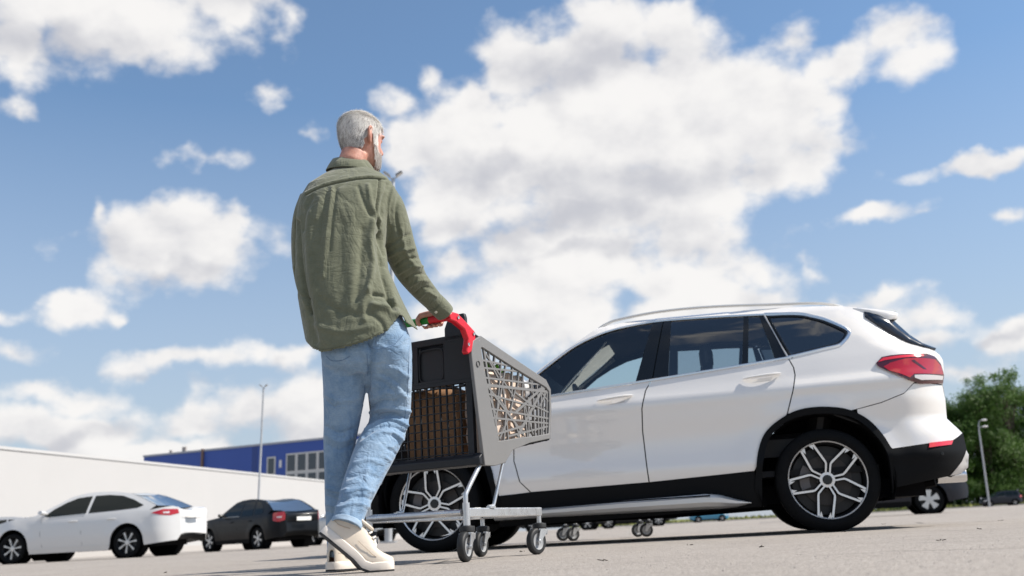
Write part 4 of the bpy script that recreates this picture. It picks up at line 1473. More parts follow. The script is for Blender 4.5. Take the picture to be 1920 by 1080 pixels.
    for a, b_ in ((-.483, -.347), (-.316, -.170)):          # two recessed leg flaps
        p = MB().box(CV(U + .004, (a + b_) / 2, .890), (.008, b_ - a, .150))
        p.build('leg_flap', M_CDARK, c, smooth=False, bevel=.003)
        rim = []
        cx, w_, h_ = (a + b_) / 2, (b_ - a) / 2 - .004, .076
        for k in range(24):
            an = 2 * PI * k / 24
            ca, sa = math.cos(an), math.sin(an)
            rim.append(CV(U - .008, cx + w_ * math.copysign(abs(ca) ** .35, ca), .889 + h_ * math.copysign(abs(sa) ** .35, sa)))
        MB().tube(rim, .0035, 6, closed=True).build('flap_rim', M_CDARK, c)
    g = MB()
    for k in range(13):
        v = -.505 + (.505 - .053) * k / 12
        g.box(CV(U, v, .623), (.012, .0055, .324))
    for k in range(9):
        z = .470 + .305 * k / 8
        g.box(CV(U + .001, -.279, z), (.011, .452, .0048))
    tag(g.build('gate_grid', M_CDARK, c, smooth=False), kind='stuff')
    beam = MB()
    beam.loft([[CV(.128 + du, v, z) for du, z in ((-.05, .408), (-.052, .440), (-.022, .462), (.03, .462), (.03, .405))] for v in (-.575, -.28, .03)])
    beam.build('rear_beam', M_CDARK, c, angle=25, bevel=.004)
    for k in range(5):
        v = -.46 + .105 * k
        MB().box(CV(.098, v, .4525), (.012, .058, .010), Matrix.Rotation(.6, 3, 'Y')).build('beam_slot', mat('slot_black', (.01, .011, .013), .6), c, smooth=False)
    for v in (-.055, -.500):
        pass
    MB().box(CV(.126, -.075, .775), (.026, .03, .012)).build('latch', M_CDARK, c, smooth=False, bevel=.003)
    # upright lugs beside the handle and the folded seat behind the gate
    for v0, v1 in ((-.160, -.045), (-.52, -.40)):
        lug = MB()
        lug.loft([[CV(.128 + du, v0 + (v1 - v0) * (.5 + (k_ - .5)), z) for du in (-.012, .016) for k_ in ((0, 1) if du < 0 else (1, 0))] for z in (.99, 1.05)] +
                 [[CV(.132 + du, v0 + (v1 - v0) * k_, z) for du in (-.010, .012) for k_ in ((a_, 1 - b__) if du < 0 else (1 - b__, a_))] for z, a_, b__ in ((1.09, .12, 0), (1.112, .28, .06))])
        lug.build('handle_lug', M_CDARK, c, angle=40, bevel=.005)
    seat_ = MB()
    seat_.loft([[CV(u, v, z) for u, z in ((.17, 1.005), (.20, 1.035), (.215, 1.035), (.19, .80), (.175, .80))] for v in (-.50, -.40, -.28, -.16, -.10)])
    seat_.build('child_seat', M_CDARK, c, angle=40)
    # ---- handle: red side brackets, green bar
    for s, vv in ((1, .022), (-1, -.552)):
        br = MB()
        prof = [(-.128, 1.052), (-.105, 1.066), (-.060, 1.066), (.020, 1.030), (.076, 1.003), (.078, .970), (.040, .905), (.012, .890), (-.002, .900), (.018, .960), (-.010, 1.000), (-.075, 1.022), (-.122, 1.026)]
        br.prism([CV(u, vv + s * .016, z) for u, z in prof], CV(0, -s * .030, 0))
        br.build('handle_bracket', M_CRED, c, angle=25, bevel=.006)
        for u, z in ((-.063, 1.046), (.060, .990), (.012, .935)):
            MB().lathe([(.001, 0), (.0065, 0), (.008, -.003)], 12, center=CV(u, vv + s * .0185, z)).build('bracket_bolt', M_ZINC, c)
        MB().tube([CV(-.108, vv + s * .012, 1.043), CV(-.112, vv - s * .06, 1.044), CV(-.114, vv - s * .10, 1.044)], .0175, 14).build('handle_end', M_CRED, c)
    MB().tube([CV(-.114, -.455, 1.044), CV(-.116, -.26, 1.046), CV(-.114, -.075, 1.044)], .0165, 16).build('handle_bar', M_CGREEN, c)
    return c


cart = build_cart('grey plastic shopping trolley full of groceries pushed by the man')
cart.location = (-.248, 4.25, 0)
cart.rotation_euler = (0, 0, math.radians(60))
cart2 = copy_tree(cart)
cart2['label'] = 'second shopping trolley behind the white car, only its casters showing underneath'
cart2.location = (.47, 9.25, 0)
cart2.rotation_euler = (0, 0, math.radians(8))

# ------------------------------------------------------------------ groceries in the trolley
M_KRAFT = mat('kraft_paper', (.30, .165, .085), .8, var=.12, var_scale=9, bump=.003, bump_scale=18)
M_KRAFT2 = mat('kraft_paper_pale', (.70, .56, .46), .8, var=.10, var_scale=9, bump=.004, bump_scale=16)
M_LETTUCE = mat('lettuce_green', (.12, .36, .02), .5, var=.4, var_scale=30)
M_CARTON = mat('white_carton', (.72, .70, .66), .5, var=.05, var_scale=10)


def cart_world(u, v, z):
    a = math.radians(60)
    p = CV(u, v, z)
    return Vector((-.248 + p.x * math.cos(a) - p.y * math.sin(a), 4.25 + p.x * math.sin(a) + p.y * math.cos(a), z))


def paper_bag(u, v, z, w, d, h, rz, mt, label, seed):
    o = empty('paper_bag', cart_world(u, v, z), rz, label, 'paper bag', 'paper grocery bags in the trolley')
    rnd = random.Random(seed)
    rings = []
    for k in range(9):
        t = k / 8
        ring = []
        for sx, sy in ((-1, -1), (-.33, -1), (.33, -1), (1, -1), (1, -.33), (1, .33), (1, 1), (.33, 1), (-.33, 1), (-1, 1), (-1, .33), (-1, -.33)):
            j = .008 * (t > .05)
            bul = 1 + .06 * math.sin(PI * t) - .03 * t
            zz = h * t
            if k == 8:
                zz += rnd.uniform(-.012, .012)
            ring.append(Vector((sx * w / 2 * bul + rnd.uniform(-j, j), sy * d / 2 * bul + rnd.uniform(-j, j), zz)))
        rings.append(ring)
    b = MB().loft(rings, cap=False)
    b.f.append(tuple(range(11, -1, -1)))
    ob = b.build('bag_body', mt, o, angle=25)
    so_ = ob.modifiers.new('solid', 'SOLIDIFY')
    so_.thickness = .0015
    return o


paper_bag(.305, -.30, .452, .23, .28, .33, math.radians(62), M_KRAFT, 'brown paper bag standing against the back gate of the trolley', 1)
paper_bag(.52, -.105, .525, .18, .16, .34, math.radians(66), M_KRAFT2, 'pale paper bag behind the side lattice, lettuce sticking out', 2)
paper_bag(.30, -.065, .452, .15, .12, .40, math.radians(58), M_KRAFT2, 'tall pale paper bag nearest the rear post of the trolley', 3)
paper_bag(.66, -.33, .545, .16, .22, .28, math.radians(60), M_KRAFT, 'brown paper bag at the front end of the trolley', 4)


def lettuce(u, v, z, r, seed, label):
    rnd = random.Random(seed)
    o = empty('lettuce', cart_world(u, v, z), rnd.uniform(0, 6), label, 'lettuce', 'lettuce heads in the trolley')
    for k in range(11):
        a = 2 * PI * k / 11 * 1.9
        lean = .25 + .5 * (k / 11)
        g = MB()
        rows = []
        for i in range(7):
            t = i / 6
            row = []
            for j in range(7):
                s = (j - 3) / 3
                wv = r * .55 * math.sin(PI * (.15 + .8 * t)) * s
                ruff = .012 * math.sin(s * 9 + t * 7 + k) * t * abs(s)
                out = math.sin(lean) * r * 1.5 * t + .3 * r * s * s * (1 - t) + ruff
                up = math.cos(lean) * r * 1.7 * t - .25 * r * t * t
                p = Vector((out, wv, up))
                row.append(Matrix.Rotation(a, 3, 'Z') @ p)
            rows.append(row)
        g.loft(rows, closed=False, cap=False)
        g.build('leaf', M_LETTUCE, o)
    return o


lettuce(.345, -.10, .80, .085, 5, 'green lettuce poking out of the bag beside the rear post')
lettuce(.475, -.13, .80, .08, 6, 'green lettuce further forward in the trolley')
ct = empty('milk_carton', cart_world(.66, -.11, .547), math.radians(70), 'white carton behind the lattice at the front of the trolley', 'carton')
MB().box((0, 0, .10), (.09, .09, .20)).build('carton_body', M_CARTON, ct, smooth=False, bevel=.003)
g = MB()
g.loft([[Vector((x, y, z)) for x, y in ((-w, -.045), (w, -.045), (w, .045), (-w, .045))] for z, w in ((.2005, .045), (.235, .004), (.255, .003))])
g.build('gable_top', M_CARTON, ct, smooth=False)

# ------------------------------------------------------------------ the man
def to_px(arr):
    """world points -> photo pixels (numpy), used to place the cloth folds"""
    x, y, z = arr[:, 0], arr[:, 1], arr[:, 2] - CAM_H
    Z = y * math.cos(PITCH) + z * math.sin(PITCH)
    u, v = x / Z, (-y * math.sin(PITCH) + z * math.cos(PITCH)) / Z
    cr, sr = math.cos(ROLL), math.sin(ROLL)
    return np.stack([960 + F_PX * (u * cr - v * sr), 540 - F_PX * (u * sr + v * cr)], -1)


def ring_h(xl, xr, py, yc, depth, n=40, ex=2.4, yaw=0.0, tilt=0.0):
    """roughly level ring from the left and right outline in the photo at depth yc"""
    a, b = at_y(xl, py, yc), at_y(xr, py, yc)
    c = (a + b) / 2
    rx = (b - a).length / 2
    out = []
    for k in range(n):
        t = 2 * PI * k / n
        ct, st = math.cos(t), math.sin(t)
        lx = rx * math.copysign(abs(ct) ** (2 / ex), ct)
        ly = depth * math.copysign(abs(st) ** (2 / ex), st)
        out.append(Vector((c.x + lx, c.y + ly, c.z + tilt * ly)))
    return out


def limb(b, pts, n=24, flat=1.0):
    """pts: (px, py, Y, radius)"""
    c = [at_y(p[0], p[1], p[2]) for p in pts]
    k = 4
    cs = spline(c, k)
    rs = [q.x for q in spline([Vector((p[3], 0, 0)) for p in pts], k)]
    b.tube(cs, rs, n, squash=(1, flat))
    return cs


def eval_mesh(o):
    dg = bpy.context.evaluated_depsgraph_get()
    dg.update()
    return bpy.data.meshes.new_from_object(o.evaluated_get(dg))


def remesh(b, voxel, smooth_it=6, name='tmp'):
    me = bpy.data.meshes.new(name)
    me.from_pydata(b.v, [], b.f)
    bm = bmesh.new()
    bm.from_mesh(me)
    bmesh.ops.recalc_face_normals(bm, faces=bm.faces)
    bm.to_mesh(me)
    bm.free()
    o = bpy.data.objects.new(name, me)
    COL.objects.link(o)
    m = o.modifiers.new('r', 'REMESH')
    m.mode = 'VOXEL'
    m.voxel_size = voxel
    s = o.modifiers.new('s', 'SMOOTH')
    s.factor = .5
    s.iterations = smooth_it
    out = eval_mesh(o)
    bpy.data.objects.remove(o)
    bpy.data.meshes.remove(me)
    out.name = name
    return out


def get_arrays(me):
    n = len(me.vertices)
    co = np.empty(n * 3)
    me.vertices.foreach_get('co', co)
    no = np.empty(n * 3)
    me.vertices.foreach_get('normal', no)
    return co.reshape(-1, 3), no.reshape(-1, 3)


def poly_dist(px, line):
    best = np.full(len(px), 1e9)
    sign = np.zeros(len(px))
    P = np.array(line, float)
    for a, b in zip(P[:-1], P[1:]):
        ab = b - a
        t = np.clip(((px - a) @ ab) / max(ab @ ab, 1e-9), 0, 1)
        d = px - (a + t[:, None] * ab)
        dist = np.hypot(d[:, 0], d[:, 1])
        cr = ab[0] * d[:, 1] - ab[1] * d[:, 0]
        sel = dist < best
        best[sel] = dist[sel]
        sign[sel] = np.sign(cr)[sel]
    return best, sign


def smooth_line(pts, n=8):
    return [(q.x, q.y) for q in spline([Vector((a, b, 0)) for a, b in pts], n)]


def fold(me, folds, fine=0.0, fine_scale=30, seed=0.0, stretch=(1, 1, 1)):
    """folds: (polyline px, half width px, amplitude m[, edge]) pressed into the cloth facing the lens"""
    co, no = get_arrays(me)
    px = to_px(co)
    view = co - np.array([0, 0, CAM_H])
    view /= np.linalg.norm(view, axis=1)[:, None]
    face = np.clip(-(no * view).sum(1) * 2.5 + .4, 0, 1)
    d = np.zeros(len(co))
    for f in folds:
        line = smooth_line(f[0])
        dist, sg = poly_dist(px, line)
        L = np.array(line)
        w, amp = f[1] * .72, f[2] * 1.25
        if len(f) > 3 and f[3] == 'step':          # one side stands proud, fading away
            d += face * amp * np.where(sg > 0, np.exp(-dist / (w * 3)), -np.exp(-(dist / w) ** 2) * .6)
        else:
            d += face * amp * np.exp(-(dist / w) ** 2)
    if fine:
        for i in range(len(co)):
            p = Vector((co[i][0] * stretch[0], co[i][1] * stretch[1], co[i][2] * stretch[2])) * fine_scale
            v1 = noise.noise(p + Vector((seed, 0, 0)))
            v2 = noise.noise(p * .37 + Vector((0, seed, 3)))
            d[i] += fine * (v1 * .6 + v2 * 1.3)
    co = co + no * d[:, None]
    me.vertices.foreach_set('co', co.ravel())
    me.update()


def trim_below(me, curve):
    """cut the cloth along a hem given in photo pixels"""
    bm = bmesh.new()
    bm.from_mesh(me)
    xs = [c[0] for c in curve]
    ys = [c[1] for c in curve]
    pts = np.array([f.calc_center_median() for f in bm.faces])
    px = to_px(pts)
    hem = np.interp(px[:, 0], xs, ys)
    kill = [f for f, h_, q in zip(bm.faces, hem, px) if q[1] > h_]
    bmesh.ops.delete(bm, geom=kill, context='FACES')
    bm.to_mesh(me)
    bm.free()


def smooth_all(me):
    me.polygons.foreach_set('use_smooth', [True] * len(me.polygons))


def cloth_mat(name, c_lo, c_hi, scale, weave, fade=None, bump_d=.0004):
    m = bpy.data.materials.new(name)
    m.use_nodes = True
    t = NT(m.node_tree)
    b = t.n['Principled BSDF']
    tc = t.node('ShaderNodeTexCoord').outputs['Object']
    n = t.noise(tc, scale, 6, .62)
    n2 = t.noise(t.vmath('MULTIPLY', tc, (1, 1, .25)), weave, 3, .6)
    n3 = t.noise(t.vmath('MULTIPLY', tc, (.25, .25, 1)), weave, 3, .6)
    w = t.math('ADD', t.math('MULTIPLY', n2, .5), t.math('MULTIPLY', n3, .5))
    col = t.ramp(t.math('ADD', t.math('MULTIPLY', n, .6), t.math('MULTIPLY', w, .4)), [(.33, c_lo), (.66, c_hi)])
    t.l.new(col, b.inputs['Base Color'])
    b.inputs['Roughness'].default_value = .85
    b.inputs['Sheen Weight'].default_value = .25
    b.inputs['Specular IOR Level'].default_value = .2
    wr = t.noise(t.vmath('MULTIPLY', tc, (5, 5, 17)), 2.2, 4, .6, 2.0, .6)      # small horizontal creases
    c1 = t.math('ABSOLUTE', t.math('SUBTRACT', t.noise(t.vmath('MULTIPLY', tc, (1.0, 1.0, .55)), 9.0, 3, .55, 2.0, .8), .5))     # pressed-in creases
    c2 = t.math('ABSOLUTE', t.math('SUBTRACT', t.noise(t.vmath('MULTIPLY', tc, (.6, .6, 1.3)), 23.0, 3, .55, 2.0, .5), .5))
    cre = t.math('ADD', t.math('MULTIPLY', t.math('MINIMUM', c1, .12), 48.0), t.math('MULTIPLY', t.math('MINIMUM', c2, .10), 18.0))
    h = t.math('ADD', t.math('MULTIPLY', n, 3.0), t.math('MULTIPLY_ADD', w, 1.8, t.math('MULTIPLY', wr, 2.4)))
    h = t.math('ADD', h, cre)
    bn = t.node('ShaderNodeBump')
    bn.inputs['Distance'].default_value = bump_d
    bn.inputs['Strength'].default_value = 1.0
    t.l.new(h, bn.inputs['Height'])
    t.l.new(bn.outputs[0], b.inputs['Normal'])
    return m


M_SHIRT = cloth_mat('olive_cotton', (.112, .122, .080), (.155, .163, .110), 26, 420)
M_JEANS = cloth_mat('light_denim', (.100, .195, .330), (.285, .390, .505), 13, 380, bump_d=.0006)
M_DENIM_IN = mat('denim_turn_up', (.30, .40, .51), .9, var=.15, var_scale=40, bump=.0006, bump_scale=300)


def skin_mat():
    m = bpy.data.materials.new('skin')
    m.use_nodes = True
    t = NT(m.node_tree)
    b = t.n['Principled BSDF']
    tc = t.node('ShaderNodeTexCoord').outputs['Object']
    n = t.noise(tc, 45, 5, .6)
    col = t.ramp(n, [(.3, (.40, .175, .125)), (.55, (.52, .26, .19)), (.75, (.60, .34, .26))])
    t.l.new(col, b.inputs['Base Color'])
    b.inputs['Roughness'].default_value = .5
    b.inputs['Subsurface Weight'].default_value = .15
    b.inputs['Subsurface Radius'].default_value = (.012, .005, .003)
    b.inputs['Subsurface Scale'].default_value = .5
    bn = t.node('ShaderNodeBump')
    bn.inputs['Distance'].default_value = .0006
    t.l.new(t.noise(tc, 260, 3, .6), bn.inputs['Height'])
    t.l.new(bn.outputs[0], b.inputs['Normal'])
    return m


M_SKIN = skin_mat()
M_HAIR = mat('white_hair', (.90, .88, .84), .6, var=.12, var_scale=25)
M_HAIRCAP = mat('grey_hair_root', (.74, .70, .66), .8, var=.2, var_scale=80)
M_SHOE = mat('cream_leather', (.66, .58, .48), .55, var=.06, var_scale=20, bump=.0006, bump_scale=120)
M_MIDSOLE = mat('offwhite_midsole', (.70, .64, .57), .6, var=.05, var_scale=25)
M_OUTSOLE = mat('black_outsole', (.012, .013, .015), .7, bump=.0008, bump_scale=200)
M_BUTTON = mat('horn_button', (.55, .50, .38), .35)

man = empty('person', (at_y(672, 1071, 3.72).x, 3.72, 0), 0,
            'grey-haired man in olive shirt, light jeans and cream sneakers walking away, pushing the trolley', 'person')
MAN_INV = Matrix.Translation(-Vector(man.location))


def man_part(name, me, mt, parent=None, smooth=True):
    me.transform(MAN_INV)
    if smooth:
        smooth_all(me)
    o = link(name, me, mt, parent or man)
    return o


def man_build(b, name, mt, parent=None, angle=40):
    return man_part_mesh(name, b.mesh(name, True, angle), mt, parent)


def man_part_mesh(name, me, mt, parent=None):
    me.transform(MAN_INV)
    return link(name, me, mt, parent or man)


# ---- head frame
HC = at_y(676, 264, 3.86)
HYAW = math.radians(40)
HM = Matrix.Translation(HC) @ Matrix.Rotation(-HYAW, 4, 'Z') @ Matrix.Rotation(math.radians(-4), 4, 'X')
HEAD = [(-.120, .078, .030, .022), (-.110, .092, .006, .040), (-.090, .096, -.028, .054), (-.060, .095, -.052, .063), (-.035, .096, -.070, .068), (-.010, .094, -.083, .071),
        (.015, .091, -.092, .074), (.040, .096, -.097, .0765), (.065, .086, -.094, .0745), (.085, .068, -.085, .0655), (.100, .046, -.068, .051), (.112, .016, -.042, .030), (.1165, -.006, -.020, .008)]
HZ = [r[0] for r in HEAD]


def head_pt(z, a, off=0.0):
    yf, yb, hw = (lerp_tab(z, HZ, [r[i] for r in HEAD]) for i in (1, 2, 3))
    cy, ry = (yf + yb) / 2, (yf - yb) / 2
    ca, sa = math.cos(a), math.sin(a)
    e = 2 / 2.15
    p = Vector((hw * math.copysign(abs(ca) ** e, ca), cy + ry * math.copysign(abs(sa) ** e, sa), z))
    n = Vector((ca / max(hw, .01), sa / max(ry, .01), 0)).normalized()
    if z > .04:
        n = (n * max(.0, (.125 - z) / .085) + Vector((0, 0, 1)) * (z - .04) / .075).normalized()
    return p + n * off, n


body = MB()
body.loft([[HM @ head_pt(z, 2 * PI * k / 32)[0] for k in range(32)] for z in [q.x for q in spline([Vector((h_, 0, 0)) for h_ in HZ], 3)]])
# nose, brow, lips, ears
nose = [Vector((0, .093, .020)), Vector((0, .106, .000)), Vector((0, .119, -.022)), Vector((0, .108, -.032)), Vector((0, .095, -.036))]
body.tube([HM @ p for p in nose], [.009, .010, .013, .011, .008], 10)
body.tube([HM @ Vector((x, .090 + .006 * (1 - (x / .05) ** 2), .038)) for x in (-.05, -.025, 0, .025, .05)], [.006, .010, .009, .010, .006], 8)
body.tube([HM @ Vector((x, .094 + .006 * (1 - (x / .03) ** 2), -.062)) for x in (-.028, 0, .028)], [.004, .007, .004], 8)
for s in (-1, 1):
    ear = [Vector((s * .071, -.008, -.034)), Vector((s * .080, -.016, -.030)), Vector((s * .089, -.030, -.006)), Vector((s * .093, -.034, .016)), Vector((s * .088, -.022, .031)), Vector((s * .078, -.004, .028)), Vector((s * .073, .004, .012))]
    body.tube([HM @ p for p in spline(ear, 4)], .0062, 8)
    fill = [Vector((s * .070, -.004, -.026)), Vector((s * .079, -.014, -.014)), Vector((s * .081, -.018, .006)), Vector((s * .076, -.010, .022))]
    body.tube([HM @ p for p in spline(fill, 3)], [.007] * 3 + [.010] * 4 + [.009] * 3, 8)
    # eye sockets keep a lid bulge
    body.tube([HM @ Vector((s * x, .083, .014)) for x in (.018, .031, .045)], [.006, .010, .006], 8)
# neck and trunk under the clothes
ncs = [HM @ Vector((0, -.028, -.075)), HM @ Vector((0, -.040, -.11)), at_y(656, 326, 3.835), at_y(650, 352, 3.80)]
body.tube(ncs, [.058, .058, .062, .075], 24)
TORSO_IN = [(610, 712, 350, 3.80, .07), (585, 715, 385, 3.78, .09), (580, 705, 450, 3.76, .10), (590, 712, 540, 3.74, .10), (600, 735, 610, 3.73, .11), (612, 755, 655, 3.72, .11)]
body.loft([ring_h(*r) for r in TORSO_IN])
limb(body, [(640, 650, 3.74, .07), (645, 720, 3.77, .065), (640, 830, 3.81, .05), (638, 940, 3.84, .045), (638, 1030, 3.86, .036), (640, 1055, 3.87, .035)], 16)
limb(body, [(722, 650, 3.71, .075), (732, 720, 3.78, .065), (736, 785, 3.86, .055), (700, 850, 3.74, .05), (672, 930, 3.632, .042), (652, 978, 3.585, .032), (645, 1003, 3.575, .030)], 16)
limb(body, [(712, 360, 3.80, .045), (745, 455, 3.86, .042), (764, 500, 3.93, .040), (802, 557, 4.06, .032), (829, 582, 4.13, .029)], 16)
limb(body, [(580, 380, 3.80, .045), (574, 450, 3.84, .042), (588, 560, 3.92, .038), (650, 600, 4.05, .032), (700, 612, 4.17, .028)], 16)

# ---- hands on the handle bar
BAR_AX = Vector((math.cos(math.radians(30)), -math.sin(math.radians(30)), 0))      # to the right along the bar
BAR_FW = Vector((math.sin(math.radians(30)), math.cos(math.radians(30)), 0))


def hand(v, wrist, s):
    """palm-down grip; s=+1 right hand (thumb to the left)"""
    H = cart_world(-.114, v, 1.044)
    L = lambda a, u, f: H + BAR_AX * (a * s) + Vector((0, 0, 1)) * u + BAR_FW * f
    rings = []
    dirn = (L(0, .034, .012) - wrist)
    for t, hw, th in ((0, .027, .020), (.25, .032, .019), (.5, .040, .019), (.75, .043, .017), (1.0, .043, .013)):
        c = wrist + dirn * t + Vector((0, 0, .006 * math.sin(PI * t)))
        ax = (BAR_AX * s)
        up = Vector((0, 0, 1))
        nrm = dirn.normalized().cross(ax).normalized()
        rings.append([c + ax * hw * math.cos(a) + nrm * th * math.sin(a) for a in [2 * PI * k / 16 for k in range(16)]])
    body.loft(rings)
    for k, (a, ln) in enumerate(((-.033, .94), (-.011, 1.04), (.011, 1.0), (.032, .82))):
        da = .002 * (k - 1.5)
        pts = [L(a, .033, .006), L(a + da, .030, .026), L(a + da, .013, .0375 * ln), L(a + da, -.010, .036 * ln), L(a + da * 2, -.027, .020), L(a + da * 2, -.030, .002 - .012 * (ln - .9) * 4), L(a + da * 2, -.026, -.010 - .03 * (ln - .9))]
        body.tube(pts, [.0095, .0098, .0090, .0088, .0085, .0080, .0062], 10)
    pts = [wrist.lerp(L(-.03, .03, .0), .45), L(-.048, .022, -.020), L(-.058, .004, -.027), L(-.055, -.014, -.026), L(-.047, -.024, -.020)]
    body.tube(pts, [.015, .0135, .0115, .0105, .0080], 10)


hand(-.068, at_y(830, 583, 4.13), 1)
hand(-.47, at_y(700, 612, 4.17), -1)
bmesh_ = remesh(body, .0048, 4, 'body')
man_part('body', bmesh_, M_SKIN)

# ---- hair and beard: a root layer plus single short strands
cap = MB()
rows = []
for i in range(22):
    z = -.062 + (.118 + .062) * i / 21
    row = []
    for k in range(48):
        a = 2 * PI * k / 48
        row.append((z, a))
    rows.append(row)


def is_hair(z, a):
    """hairline: nape low at the back, over the ears, forehead high in front; a=-90deg is the back"""
    back = -math.sin(a)                       # 1 at back, -1 in front
    if back > .55:
        lim = -.058 + .012 * abs(math.cos(a))
    elif back > -.05:
        lim = -.02 + .045 * (1 - (back + .05) / .6)
    elif back > -.28:
        lim = -.026
    elif back > -.5:
        lim = .03
    else:
        lim = .062
    return z > lim


def is_beard(z, a):
    back = -math.sin(a)
    return (back < -.05) and (z < -.048 + .030 * max(0, 1 - abs(back + .2) / .22)) and not (abs(math.cos(a)) < .35 and z > -.052)


vs, fs = [], []
for i in range(len(rows)):
    for (z, a) in rows[i]:
        vs.append(HM @ head_pt(min(z, .1165), a, .0035 if -math.sin(a) < -.3 else .0060)[0])
for i in range(len(rows) - 1):
    for k in range(48):
        k2 = (k + 1) % 48
        if is_hair((rows[i][k][0] + rows[i + 1][k][0]) / 2, (rows[i][k][1] + PI / 48)):
            fs.append((i * 48 + k, i * 48 + k2, (i + 1) * 48 + k2, (i + 1) * 48 + k))
cm = bpy.data.meshes.new('hair_cap')
cm.from_pydata(vs, [], fs)
man_part('hair_cap', cm, M_HAIRCAP)


def strands(test, count, zr, length, seed, lift, thick, off):
    rnd = random.Random(seed)
    vs, fs = [], []
    n = 0
    while n < count:
        z = rnd.uniform(*zr)
        a = rnd.uniform(0, 2 * PI)
        hw = lerp_tab(z, HZ, [r[3] for r in HEAD])
        if rnd.random() > (hw / .08) ** 1.0 + .1 or not test(z, a):
            continue
        n += 1
        p, nr = head_pt(z, a, off)
        # combed back and down from the crown, slightly unruly
        down = Vector((0, -.35, -1)) if z < .085 else Vector((p.x * 6, (p.y + .03) * 6, -.25))
        t = down - nr * down.dot(nr)
        t = t.normalized() if t.length > 1e-4 else Vector((0, -1, 0))
        side = t.cross(nr)
        ln = length * rnd.uniform(.6, 1.25)
        d1 = (t + side * rnd.gauss(0, .28) + nr * (lift + rnd.gauss(0, .12))).normalized()
        d2 = (t + side * rnd.gauss(0, .35) + nr * (lift * .1 + rnd.gauss(0, .10))).normalized()
        w = (side + nr * rnd.gauss(0, .12)).normalized() * thick
        q0, q1 = p, p + d1 * ln * .5
        q2 = q1 + d2 * ln * .5
        b = len(vs)
        vs += [HM @ (q0 - w), HM @ (q0 + w), HM @ (q1 + w * .8), HM @ (q1 - w * .8), HM @ q2]
        fs += [(b, b + 1, b + 2, b + 3), (b + 3, b + 2, b + 4)]
    me = bpy.data.meshes.new('hair')
    me.from_pydata(vs, [], fs)
    return me


tag(man_part('hair', strands(is_hair, 24000, (-.06, .1165), .021, 1, .27, .00042, .0055), M_HAIR, smooth=False), kind='stuff')
def nape(z, a):
    return is_hair(z, a) and z < .035 and -math.sin(a) > .1 and (z < -.005 or random.random() < .35)


tag(man_part('grey_hair', strands(nape, 3800, (-.06, .04), .019, 4, .24, .00045, .0062), mat('grey_hair', (.30, .27, .25), .6, var=.3, var_scale=60), smooth=False), kind='stuff')
tag(man_part('grey_hair', strands(is_hair, 2600, (-.03, .1165), .021, 5, .30, .00040, .0058), mat('grey_hair', (.30, .27, .25), .6), smooth=False), kind='stuff')
tag(man_part('stray_hair', strands(is_hair, 1400, (-.05, .1165), .026, 8, .75, .00030, .006), M_HAIR, smooth=False), kind='stuff')
tag(man_part('beard', strands(is_beard, 4500, (-.12, -.015), .020, 2, .55, .00050, .001), mat('white_beard', (.66, .62, .58), .6, var=.15, var_scale=60), smooth=False), kind='stuff')

# ---- shirt
b = MB()
TORSO = [(632, 688, 318, 3.845, .066), (604, 718, 331, 3.825, .086), (578, 736, 347, 3.80, .105), (562, 734, 374, 3.78, .122), (557, 727, 410, 3.765, .132), (556, 722, 460, 3.755, .138),
         (557, 728, 510, 3.745, .140), (561, 748, 555, 3.74, .148), (569, 770, 600, 3.745, .165), (575, 788, 632, 3.755, .185), (577, 798, 660, 3.76, .195), (580, 800, 690, 3.76, .195)]
b.loft([ring_h(*r) for r in TORSO])
limb(b, [(700, 358, 3.80, .070), (722, 385, 3.81, .076), (737, 425, 3.835, .072), (749, 465, 3.87, .068), (766, 505, 3.935, .060), (786, 535, 4.00, .052), (807, 559, 4.065, .046), (824, 576, 4.115, .041)], 28)
limb(b, [(592, 372, 3.80, .066), (580, 410, 3.82, .068), (576, 460, 3.845, .066), (580, 515, 3.88, .062), (594, 560, 3.93, .056), (640, 592, 4.04, .048), (690, 610, 4.15, .042)], 28)
shirt_me = remesh(b, .0055, 4, 'shirt')
